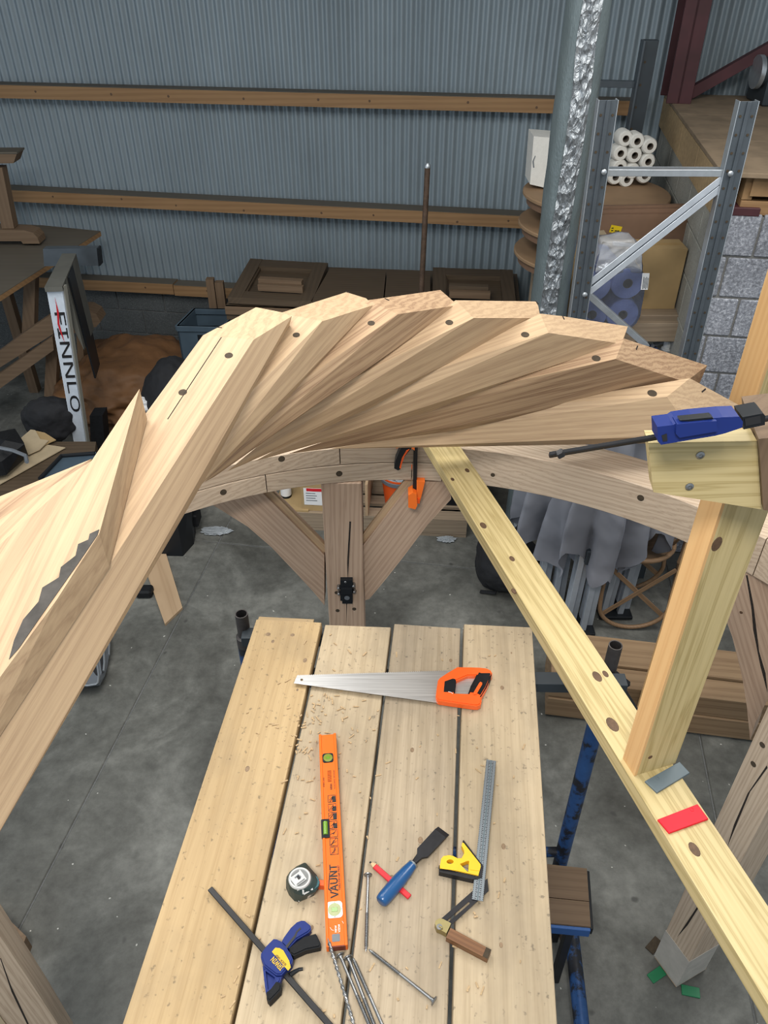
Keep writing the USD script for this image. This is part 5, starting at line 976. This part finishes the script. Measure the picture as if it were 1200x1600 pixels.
t.add('shelf_board', box(sh0[0] - .1, sh1[0] + .02, 4.62, 5.6, zs - .03, zs + .02), 'pallet_timber', gc=(1, 0, 0)); t.add('shelf_board', box(sh0[0] - .1, sh1[0] + .02, 4.36, 4.612, zs - .03, zs + .02), 'pallet_timber', gc=(1, 0, 0)); t.add('front_rail', box(sh0[0] - .1, sh1[0] + .02, 4.30, 4.345, zs - .12, zs - .005), 'pallet_timber', gc=(1, 0, 0))
t.add('lower_board', box(sh0[0] - .1, sh1[0] + .02, 4.36, 5.4, aty(1003, 547, 4.50)[2] - .285, aty(1003, 547, 4.50)[2] - .255), 'pallet_timber', gc=(1, 0, 0))
for x in (sh0[0] - .06, sh1[0] - .03):
    for y in (4.38, 5.5): t.add('leg', box(x - .03, x + .03, y - .03, y + .03, 0, zs - .03), 'pallet_timber', gc=ZV)
t.add('upper_stand', box(dc[0] - .3, dc[0] + .3, dc[1] - .1, dc[1] + .3, zs + .02, pz), 'dark_joinery', gc=ZV); t.done()
Yp_ = 4.69
for k, (x0, y0, x1, y1, lab) in enumerate(((893, 336, 1082, 334, 'front brown panel with yellow sticker leaning behind the cardboard box'), (896, 329, 1089, 325, 'middle brown panel leaning behind the front one'), (900, 323, 1092, 320, 'rear brown panel leaning behind two others'))):
    a, b = aty(x0, y0, Yp_ + .033 * k), aty(x1, y1, Yp_ + .033 * k); q = [a, b, A([b[0], b[1] - .04, zs + .021]), A([a[0], a[1] - .04, zs + .021])]; t = Thing('wall_panel', lab, 'panel', None); t.add('panel', hull(q + [p + A([0, .03, 0]) for p in q]), 'hardboard')
    if k == 0:
        u, n_ = unit(b - a), unit(np.cross(b - a, q[3] - a)); n_ = n_ if n_[1] < 0 else -n_; s = atp(962, 358.5, a + n_ * .001, n_); t.add('sticker', cbox(s, u * .033 + ZV * -.006, ZV * .021 + u * .004, n_ * .0008), 'yellow_label'); t.add('sticker_print', cat(*[cbox(s + n_ * .001 + u * x - ZV * z, u * .006, ZV * .003, n_ * .0005) for x, z in ((-.02, -.008), (-.02, .006), (.002, .008), (.016, .009))]), 'print_black', kind='stuff')
    t.done()
t = Thing('cardboard_box', 'large brown cardboard box with taped lid on the shelf', 'box'); q = [aty(1003, 390, 4.45), aty(1074, 393, 4.45), aty(1057, 484, 4.45), aty(990, 484, 4.45)]; zt1 = q[0][2]; zb1 = zs + .021
f4 = [A([q[0][0] - .17, 4.45, zt1]), A([q[1][0], 4.45, zt1])]; dp = .17; t.add('body', hull([p - ZV * h + A([0, y, 0]) for p in f4 for h in (0, zt1 - zb1) for y in (0, dp)]), 'cardboard')
t.add('lid_flap', hull([p + A([0, y, h]) for p in f4 for y in (.0, dp * .49) for h in (0, .004)]), 'cardboard'); t.add('lid_flap', hull([p + A([0, y, h]) for p in f4 for y in (dp * .51, dp) for h in (0, .004)]), 'cardboard'); t.add('packing_tape', hull([f4[0] + A([.0, dp * .40, .0045]), f4[0] + A([.0, dp * .60, .0045]), f4[1] + A([0, dp * .40, .0045]), f4[1] + A([0, dp * .60, .0045]), f4[1] + A([0, dp * .5, .005])]), 'tape_brown')
t.add('paper_slip', hull([atz(x, y, zt1 + .008) + ZV * k for x, y in ((957, 377), (1012, 383), (1010, 387), (958, 384)) for k in (0, .001)]), 'white_paper'); t.done()
t = Thing('cardboard_box', 'narrow open cardboard box behind the left racking post', 'box'); q = [aty(x, y, 4.40) for x, y in ((890, 404), (920, 404), (905, 492), (885, 490))]; t.add('body', hull(q + [p + A([0, .25, 0]) for p in q]), 'cardboard'); q = [aty(x, y, 4.55) for x, y in ((934, 361), (944, 360), (960, 386), (938, 396))]; t.add('flap', prism(q, (0, .006, 0)), 'cardboard_pale'); t.done()
# pack of blue paper rolls in film, and its loose bag
pr_c = [aty(981, 443, 4.25), aty(973, 492, 4.25), aty(930, 447, 4.27), aty(925, 492, 4.27), aty(944, 420, 4.40)]; s = .112
pr0 = None
for k, (c, lab) in enumerate(zip(pr_c, ('upper right blue paper roll of the film wrapped pack', 'lower right blue paper roll of the film wrapped pack', 'upper left blue paper roll behind the racking post', 'lower left blue paper roll behind the racking post', 'rear blue paper roll on top of the pack'))):
    M = np.eye(4); M[:3, 3] = c
    if k == 0:
        pr0 = Thing('paper_roll', lab, 'paper roll', 'blue paper rolls in film', M=M); R = .090; pr0.add('paper', lathe([(.026, 0), (R - .004, 0), (R, .006), (R, .19), (R - .004, .196), (.026, .196)], (0, 0, 0), (0, 1, 0), 36), 'blue_paper', smooth=30); pr0.add('core', lathe([(.027, -.001), (.023, -.001), (.023, .19), (0, .19)], (0, 0, 0), (0, 1, 0), 20), 'tissue_core'); pr0.done()
    else: copy(pr0, M, lab)
def wrap(pts, seed, amp=.010):
    m = trimesh.convex.convex_hull(A(pts)); m = m.subdivide_to_size(.03); v = m.vertices.copy(); v += m.vertex_normals * (amp * (meshkit.fbm(v * 14, 3, seed) - .4))[:, None]; return v, m.faces
cs = A(pr_c); pts = [c + A([.098 * math.cos(k), y, .098 * math.sin(k)]) for c in pr_c[:4] for k in np.linspace(0, 6.28, 14) for y in (-.006, .2)]
t = Thing('film_bag', 'clear plastic film bag around the blue paper rolls', 'plastic bag'); t.add('film', wrap(pts, 3, .006), 'film', smooth=True)
bpts = [aty(x, y, 4.25) + A([0, k, 0]) for x, y in ((931, 415), (942, 378), (960, 396), (990, 376), (1002, 388), (1003, 425), (930, 425)) for k in (0, .12)]
bag = wrap(bpts, 8, .045); t.add('loose_neck', bag, 'film_white', smooth=True); t.done()
t = Thing('paper_label', 'white printed label hanging beside the blue rolls', 'label'); q = [aty(x, y, 4.24) for x, y in ((1004, 427), (1015, 427), (1012, 453), (1001, 453))]; t.add('card', hull(q + [p + A([0, .002, 0]) for p in q]), 'white_paper'); u = unit(q[0] - q[3])
for k in range(4): p = q[3] + (q[2] - q[3]) * (.25 + .2 * k) + A([0, -.001, 0]) + u * .01; t.add('print_line', cbox(p + u * .03, u * (.035 - .006 * (k % 2)), unit(q[2] - q[3]) * .0018, A([0, .0005, 0])), 'print_grey')
t.done()
# bale of toilet rolls
tr0 = None; vis = [(929, 212), (978, 217), (996, 221), (1016, 229), (922, 236), (970, 240), (992, 243), (1013, 253), (918, 258), (969, 262), (989, 268), (1008, 275), (962, 277), (980, 281), (935, 279)]
rows = ['upper', 'middle', 'lower']
nm = ['far left, half hidden by the foil roll', 'just right of the racking post', 'second right of the racking post', 'at the right end']
for k, (x, y) in enumerate(vis):
    M = np.eye(4); M[:3, 3] = aty(x, y, 5.42 + .0); M[0, 2] = 0; rot = trimesh.transformations.rotation_matrix(.12, (0, 0, 1)); M = M @ rot
    lab = f'toilet roll of the {rows[k // 4]} row, {nm[k % 4]}' if k < 12 else ('middle', 'right', 'left')[k - 12] + ' toilet roll at the bottom of the bale under the galvanised cross member'
    if k == 0:
        tr0 = Thing('toilet_roll', lab, 'toilet roll', 'toilet rolls in the bale', M=M); R = .050; tr0.add('paper', lathe([(.021, 0), (R - .008, 0), (R, .010), (R, .09), (R - .008, .1), (.021, .1)], (0, 0, 0), (0, 1, 0), 24), 'tissue', smooth=40); tr0.add('core', lathe([(.0215, -.0005), (.018, -.0005), (.018, .09), (0, .09)], (0, 0, 0), (0, 1, 0), 14), 'tissue_core'); tr0.done()
    else: copy(tr0, M, lab)
q = [aty(x, y, 5.35) for x, y in ((834, 213), (872, 216), (862, 296), (828, 288))]; t = Thing('white_carton', 'white carton with grey print left of the foil roll', 'carton'); t.add('body', hull(q + [p + A([0, .22, 0]) for p in q]), 'tissue'); t.add('print_mark', prism([aty(x, y, 5.348) for x, y in ((832, 252), (836, 243), (837, 244), (834, 252), (835, 262), (833, 262))], (0, .001, 0)), 'print_grey'); t.done()
# jugs below the shelf
t = Thing('jerry_can', 'translucent grey jerry can with white cap below the shelf', 'container'); jc = aty(1043, 543, 4.40); t.add('body', cbox(jc + A([-.01, .02, -.17]), A([.09, 0, 0]), A([0, .09, 0]), ZV * .12, .03), 'jug_grey'); t.add('shoulder', hull([jc + A([-.01, .02, -.05]) + A([.085 * math.cos(k), .08 * math.sin(k), 0]) for k in np.linspace(0, 6.28, 14)] + [jc + A([.04 * math.cos(k), .04 * math.sin(k), -.01]) for k in np.linspace(0, 6.28, 12)]), 'jug_grey'); t.add('cap', lathe([(.036, -.02), (.036, 0), (.028, .002), (.028, .045), (.022, .047), (.022, .038), (0, .038)], jc, (0, 0, 1), 24), 'bottle_white', smooth=40); t.add('handle', tube([jc + A(k) for k in ((-.10, .0, -.05), (-.09, 0, .02), (-.02, .02, .03), (-.0, .02, -.02))], .013, 8), 'jug_grey'); t.done()
jc2 = aty(1003, 547, 4.42); t = Thing('round_tub', 'purplish grey round tub lid below the shelf', 'tub'); t.add('body', lathe([(0, -.25), (.10, -.25), (.105, -.02), (0, -.02)], jc2, (0, 0, 1), 28), 'plastic_grey', smooth=40); t.add('lid', lathe([(.112, -.03), (.112, 0), (.10, .006), (0, .006)], jc2, (0, 0, 1), 28), 'blue_paper', smooth=40); t.done()

# folded pop-up canopies
def canopy(x, yb_, Y, topz, w, seed, lab, lean=0.0, px=None):
    t = Thing('folded_canopy', lab, 'canopy', 'folded grey canopies leaning together'); p = atz(x, yb_, .0); p = aty(x, yb_, Y); X = p[0]
    for k, (dx, dy) in enumerate(((-.075, -.05), (-.025, .0), (.03, -.045), (.08, .0), (-.05, .06), (.05, .06))): t.add('leg', beam(A([X + dx, Y + dy, 0]), A([X + dx * .8 + lean, Y + dy, topz - .1]), .034, .034, up=(0, 1, 0)), 'alloy_leg')
    t.add('foot_plate', cbox((X, Y, .02), (.10, 0, 0), (0, .09, 0), (0, 0, .012), .004), 'black_plastic'); t.add('knuckle', cbox((X - .02, Y - .07, .62), (.03, 0, 0), (0, .025, 0), (0, 0, .05), .006), 'steel_dark')
    n, m = 120, 36; th = np.linspace(0, 2 * math.pi, n, endpoint=False); u = np.linspace(0, 1, m); T_, U = np.meshgrid(th, u); r_ = random.Random(seed); k1, k2 = r_.choice((5, 6, 7)), r_.choice((11, 12, 13)); p1, p2 = r_.random() * 6, r_.random() * 6
    hem = .20 * np.abs(np.sin(T_ * 2 + p1)) + .10 * np.abs(np.sin(T_ * 3.5 + p2)); zz = topz - U * (topz - px + hem); fold = .35 * np.sin(k1 * T_ + p1 + 1.2 * U) + .16 * np.sin(k2 * T_ + p2 - U); Rr = w * (.45 + .55 * np.minimum(U * 1.6, 1) ** .8) * (1 + fold * (.25 + .75 * U)) * (.62)
    v = np.stack([X + lean * .8 + Rr * np.cos(T_) * 1.25, Y + .75 * Rr * np.sin(T_), zz], -1).reshape(-1, 3); v[:, :] += (meshkit.fbm(v * 7, 3, seed)[:, None] - .5) * .035
    f = [(i * n + j, i * n + (j + 1) % n, (i + 1) * n + (j + 1) % n, (i + 1) * n + j) for i in range(m - 1) for j in range(n)]; t.add('fabric_skirt', (v, A([q for a, b, c, d in f for q in ((a, b, c), (a, c, d))])), 'canvas_grey', smooth=True)
    t.add('fabric_cap', lathe([(w * .34, 0), (w * .2, .02), (0, .025)], (X + lean * .8, Y, topz), (0, 0, 1), 24), 'canvas_grey', smooth=True); t.done()
canopy(862, 900, 3.56, 1.52, .29, 2, 'left folded grey canopy with aluminium legs behind the batten', 0, .78)
canopy(915, 900, 3.36, 1.56, .29, 5, 'middle folded grey canopy with aluminium legs, nearest the viewer', .02, .72)
canopy(972, 890, 3.50, 1.50, .26, 8, 'right folded grey canopy beside the bentwood chairs', .03, .80)
# bentwood chairs with crossed backs
def chair(lab, M, first=None):
    if first is not None: return copy(first, M, lab)
    t = Thing('bentwood_chair', lab, 'chair', 'stacked bentwood chairs', M=M); a = np.linspace(0, math.pi, 21); loop = [(-.20, 0, 0), (-.20, 0, .25)] + [(-.2 * math.cos(k), .02, .33 + .17 * math.sin(k)) for k in a] + [(.20, 0, .25), (.20, 0, 0)]
    t.add('back_bow', tube(loop, .013, 8), 'rattan', smooth=50, gc=ZV); g = lambda p, q, n=10, o=.02: [A(p) * (1 - k) + A(q) * k + A([0, o * math.sin(math.pi * k), 0]) for k in np.linspace(0, 1, n)]
    def slat(nm, p, q): t.add(nm, beam(p, q, .028, .008, up=(0, 1, 0)), 'rattan', gc=A(q) - A(p))
    slat('cross_slat', (-.185, .0, .05), (.175, .012, .40)); slat('cross_slat', (.185, .006, .05), (-.175, .018, .40)); t.add('seat_ring', tube([(.205 * math.cos(k), -.20 + .20 * math.sin(k), .0) for k in np.linspace(0, 6.283, 33)], .015, 8, caps=False), 'rattan', smooth=50, gc=(1, 0, 0))
    t.add('seat', lathe([(.195, -.006), (.195, .006), (0, .004)], (0, -.2, 0), (0, 0, 1), 28), 'brown_joinery', gc=(1, 0, 0))
    for sx in (-1, 1):
        t.add('leg', tube([(sx * .19, 0, 0), (sx * .205, .02, -.22), (sx * .225, .06, -.46)], .014, 8), 'rattan', smooth=50, gc=ZV); t.add('leg', tube([(sx * .165, -.35, 0), (sx * .18, -.37, -.22), (sx * .19, -.39, -.46)], .014, 8), 'rattan', smooth=50, gc=ZV)
        t.add('hoop_brace', tube([(sx * .19, -.02, -.2), (sx * .17, -.10, -.05), (sx * .12, -.2, -.025), (sx * .15, -.32, -.06), (sx * .175, -.36, -.2)], .009, 6), 'rattan', smooth=50, gc=(0, 1, 0))
    t.done(); return t
TR = trimesh.transformations
FL = TR.rotation_matrix(math.pi, (1, 0, 0))
def cm(x, y, z, r): return TR.translation_matrix((x, y, z)) @ TR.rotation_matrix(r, (0, 0, 1)) @ FL
ch = chair('upturned bentwood chair with crossed back slats, nearest right of the canopies', cm(1.47, 3.36, .52, -.05))
chair('second upturned bentwood chair, close behind the nearest one', cm(1.52, 3.66, .56, .08), ch)
chair('upturned bentwood chair half hidden by the pine prop, furthest right', cm(1.98, 3.55, .52, -.25), ch)
chair('dark upturned bentwood chair turned sideways, close to the canopy legs', cm(1.30, 3.95, .52, 1.1), ch)
# heavy oak beams stacked on the floor
q = [atz(905, 990, .30), atz(1260, 1030, .30)]; bx_ = unit(q[1] - q[0]); by_ = np.cross(bx_, ZV); by_ = by_ if by_[1] < 0 else -by_; o = q[0] - bx_ * .15
def stack(o0, dy0, dy1, z0, z1, L, m, lab): one('oak_beam', hull([o0 + bx_ * s + by_ * d + ZV * (z - .30) for s in (0, L) for d, z in ((dy0 + .004, z0), (dy1 - .004, z0), (dy0, z0 + .004), (dy1, z0 + .004), (dy0, z1 - .004), (dy1, z1 - .004), (dy0 + .004, z1), (dy1 - .004, z1))]), m, lab, 'beam', 'heavy oak beams stacked on the floor', gc=bx_)
stack(o, .0, .20, .165, .30, 1.75, 'stacked_oak', 'upper rear oak beam of the floor stack right of the trestle'); stack(o, .0, .20, .02, .163, 1.75, 'stacked_oak', 'lower rear oak beam of the floor stack'); stack(o, .205, .335, .15, .285, 1.75, 'stacked_oak', 'upper front oak beam of the floor stack'); stack(o, .205, .345, .012, .148, 1.75, 'stacked_oak', 'lower front oak beam of the floor stack, above the magazine')
t = Thing('magazine', 'folded magazine with red and white cover under the oak beams', 'magazine'); q = [atz(x, y, .008) for x, y in ((1082, 1112), (1150, 1122), (1143, 1150), (1090, 1138))]; t.add('pages', prism(q, (0, 0, -.007)), 'white_paper'); t.add('cover_print', prism([p + ZV * .0008 for p in (q[0], q[0] * .8 + q[1] * .2, q[3] * .9 + q[2] * .1, q[3])], (0, 0, -.0005)), 'print_red'); t.add('cover_print', prism([p + ZV * .0008 for p in (q[0] * .6 + q[1] * .4, q[0] * .3 + q[1] * .7, q[3] * .5 + q[0] * .1 + q[2] * .4, q[3] * .7 + q[0] * .2 + q[2] * .1)], (0, 0, -.0005)), 'print_grey'); t.done()
# black rucksack on the floor
bc = atz(790, 925, .0); one('rucksack', blob((bc[0], bc[1] + .12, .17), (.20, .22, .21), 17, .22, 1.3, 4, .0), 'black_cloth', 'black rucksack on the floor left of the canopy legs', 'bag', smooth=True)
t = Thing('strap', 'black loose strap end of the rucksack on the floor', 'strap'); t.add('webbing', beam(atz(750, 924, .01), atz(775, 926, .03), .028, .006), 'black_cloth'); t.add('buckle', beam(atz(757, 910, .02), atz(772, 912, .05), .045, .02), 'black_plastic'); t.done()

# pallet with its load, below the ring
t = Thing('pallet', 'timber pallet with bottle, carton and bucket behind oak post', 'pallet'); a, b = atz(446, 826, .0), atz(728, 840, .0); px_ = unit(b - a); py_ = np.cross(ZV, px_); py_ = py_ if py_[1] > 0 else -py_; PL = np.linalg.norm(b - a)
def pbox(s0, s1, d0, d1, z0, z1): return hull([a + px_ * s + py_ * d + ZV * z for s in (s0, s1) for d in (d0, d1) for z in (z0, z1)])
for k in range(7): t.add('deck_board', pbox(0, PL, .145 * k, .145 * k + .10, .125, .147), 'pallet_timber', gc=px_)
for k in range(3): t.add('stringer', pbox(0, PL, .42 * k, .42 * k + .09, .025, .123), 'pallet_timber', gc=px_); t.add('bottom_board', pbox(0, PL, .42 * k, .42 * k + .10, 0, .022), 'pallet_timber', gc=px_)
t.done()
def onpal(x, y, z=.148): return atz(x, y, z)
p = onpal(446, 782); t = Thing('bottle', 'dark bottle with white label standing on the pallet', 'bottle'); t.add('glass', lathe([(0, 0), (.036, 0), (.038, .01), (.038, .15), (.016, .19), (.014, .24), (0, .24)], p + py_ * .04, (0, 0, 1), 20), 'black_plastic', smooth=50); t.add('label', lathe([(.0385, .03), (.0388, .031), (.0388, .13), (.0385, .131)], p + py_ * .04, (0, 0, 1), 20), 'white_paper', smooth=50); t.done()
q = onpal(455, 799); one('cardboard_sheet', hull([q + px_ * s + py_ * d + ZV * k for s in (-.12, .12) for d in (0, .4) for k in (0, .012)]), 'cardboard', 'flat tan cardboard on the pallet beneath the bottle', 'cardboard')
q = onpal(472, 797); t = Thing('carton', 'brown carton with white label and red bar on the pallet', 'box'); W_ = .20; t.add('body', hull([q + px_ * s + py_ * d + ZV * k for s in (0, W_) for d in (0, .25) for k in (0, .22)]), 'cardboard'); fo = q - py_ * .001
t.add('label', hull([fo + px_ * s + ZV * k - py_ * d for s in (.02, .15) for k in (.05, .19) for d in (0, .001)]), 'white_paper'); t.add('label_bar', hull([fo + px_ * s + ZV * k - py_ * d for s in (.04, .15) for k in (.165, .188) for d in (0, .002)]), 'print_red')
for k in range(4): t.add('print_line', hull([fo + px_ * s + ZV * (.145 - .02 * k + e) - py_ * d for s in (.035, .10 + .01 * (k % 2)) for e in (0, .006) for d in (0, .002)]), 'print_grey')
t.done()
q = onpal(571, 806); one('plywood_offcut', hull([q + px_ * s + py_ * d + ZV * k for s in (0, .018) for d in (0, .5) for k in (0, .26)]), 'ply', 'upright plywood divider standing on the pallet left of the bucket', 'offcut', gc=ZV)
q = onpal(622, 800) + py_ * .12; t = Thing('bucket', 'orange bucket with dark rim full of clear plastic', 'bucket'); t.add('shell', lathe([(0, 0), (.095, 0), (.100, .004), (.128, .25), (.124, .25), (.097, .01), (0, .01)], q, (0, 0, 1), 32), 'bucket_orange', smooth=40); t.add('rim', lathe([(.126, .205), (.134, .207), (.136, .235), (.129, .237)], q, (0, 0, 1), 32), 'plastic_grey', smooth=40); t.add('film_filling', blob(q + ZV * .215, (.105, .105, .04), 41, .5, 2.2, 4, -9), 'loose_plastic', smooth=True); t.done()
q = onpal(655, 790); t = Thing('tool_case', 'black tool case at the right end of the pallet', 'case'); t.add('body', hull([q + px_ * s + py_ * d + ZV * k for s in (0.06, .46) for d in (.02, .32) for k in (0, .24)]), 'black_plastic'); t.add('lid', hull([q + px_ * s + py_ * d + ZV * k for s in (0.05, .47) for d in (.01, .33) for k in (.19, .24)]), 'black_rubber'); t.done()
t = Thing('film_scrap', 'scrap of clear film on the floor under the pallet edge', 'plastic film'); t.add('film', blob(atz(697, 842, .012), (.06, .03, .012), 51, .6, 3, 3, .001), 'loose_plastic'); t.done()
one('film_scrap', blob(atz(338, 829, .012), (.10, .045, .010), 52, .6, 3, 3, .001), 'loose_plastic', 'crumpled clear film on the floor right of the black bin', 'plastic film')
# black bin, plywood strip and grey car part on the floor at left
p = [atz(x, y, 0) for x, y in ((252, 868), (287, 868), (305, 845))]; bt = hull([atz(x, y, 0) for x, y in ((200, 868), (286, 869), (303, 850), (306, 832), (200, 820))] + [atz(x, y, 0) + ZV * .42 for x, y in ((195, 869), (288, 870), (310, 850), (312, 825), (195, 815))]); t = Thing('storage_bin', 'black plastic bin on the floor behind the long fan timber', 'bin'); t.add('body', bt, 'black_plastic'); pp = atz(309, 832, 0) + ZV * .14; t.add('handle', cbox(pp, A([.03, 0, 0]), A([0, .06, 0]), ZV * .05, .008), 'black_rubber'); t.done()
q = [atz(x, y, .018) for x, y in ((185, 770), (226, 755), (285, 949), (257.5, 975))]; one('plywood_strip', prism(q, (0, 0, -.0175)), 'ply', 'plywood strip lying on the floor below the long fan timber', 'strip', gc=q[2] - q[1])
t = Thing('car_grille', 'grey chrome edged car grille part on the floor, half hidden', 'car part'); z = lambda px: zoomed(100, 960, 10, px); hz_ = .09
Q = lambda px, h: [atz(x, y, h) for x, y in z(px)]
rimp = [(690, 250), (712, 480), (705, 650), (680, 800), (640, 960), (560, 1110), (380, 1135), (150, 1130), (-150, 1130), (-250, 700), (150, 200), (500, 150)]
t.add('shell', hull(Q(rimp, hz_ * .55) + [p * A([1, 1, 0]) for p in Q(rimp, .0)] + Q([(640, 480), (600, 880), (520, 1080), (300, 1090), (-80, 1080), (100, 500)], hz_)), 'plastic_grey')
t.add('slot', prism(Q([(545, 580), (600, 450), (622, 900), (598, 925), (585, 880)], hz_ + .001), (0, 0, -.002)), 'print_black'); t.add('slot', prism(Q([(420, 770), (485, 660), (530, 960), (500, 950), (450, 880)], hz_ + .001), (0, 0, -.002)), 'print_black')
for px in ([(600, 440), (625, 600), (632, 760), (620, 890)], [(488, 640), (520, 790), (545, 960), (530, 1070), (500, 1095), (370, 1115), (100, 1110), (-60, 1105)], [(700, 300), (709, 480), (704, 640)]): t.add('chrome_trim', tube([p + ZV * .004 for p in Q(px, hz_ if px[0][0] < 700 else hz_ * .6)], .006, 6), 'galv', smooth=50)
t.done()
one('small_dark_piece', cbox(atz(226, 924, .03), (.05, 0, 0), (0, .04, 0), (0, 0, .03), .012), 'black_rubber', 'small dark piece on the floor left of the plywood strip', 'oddment')  # made-up shape for a small dark thing on the floor
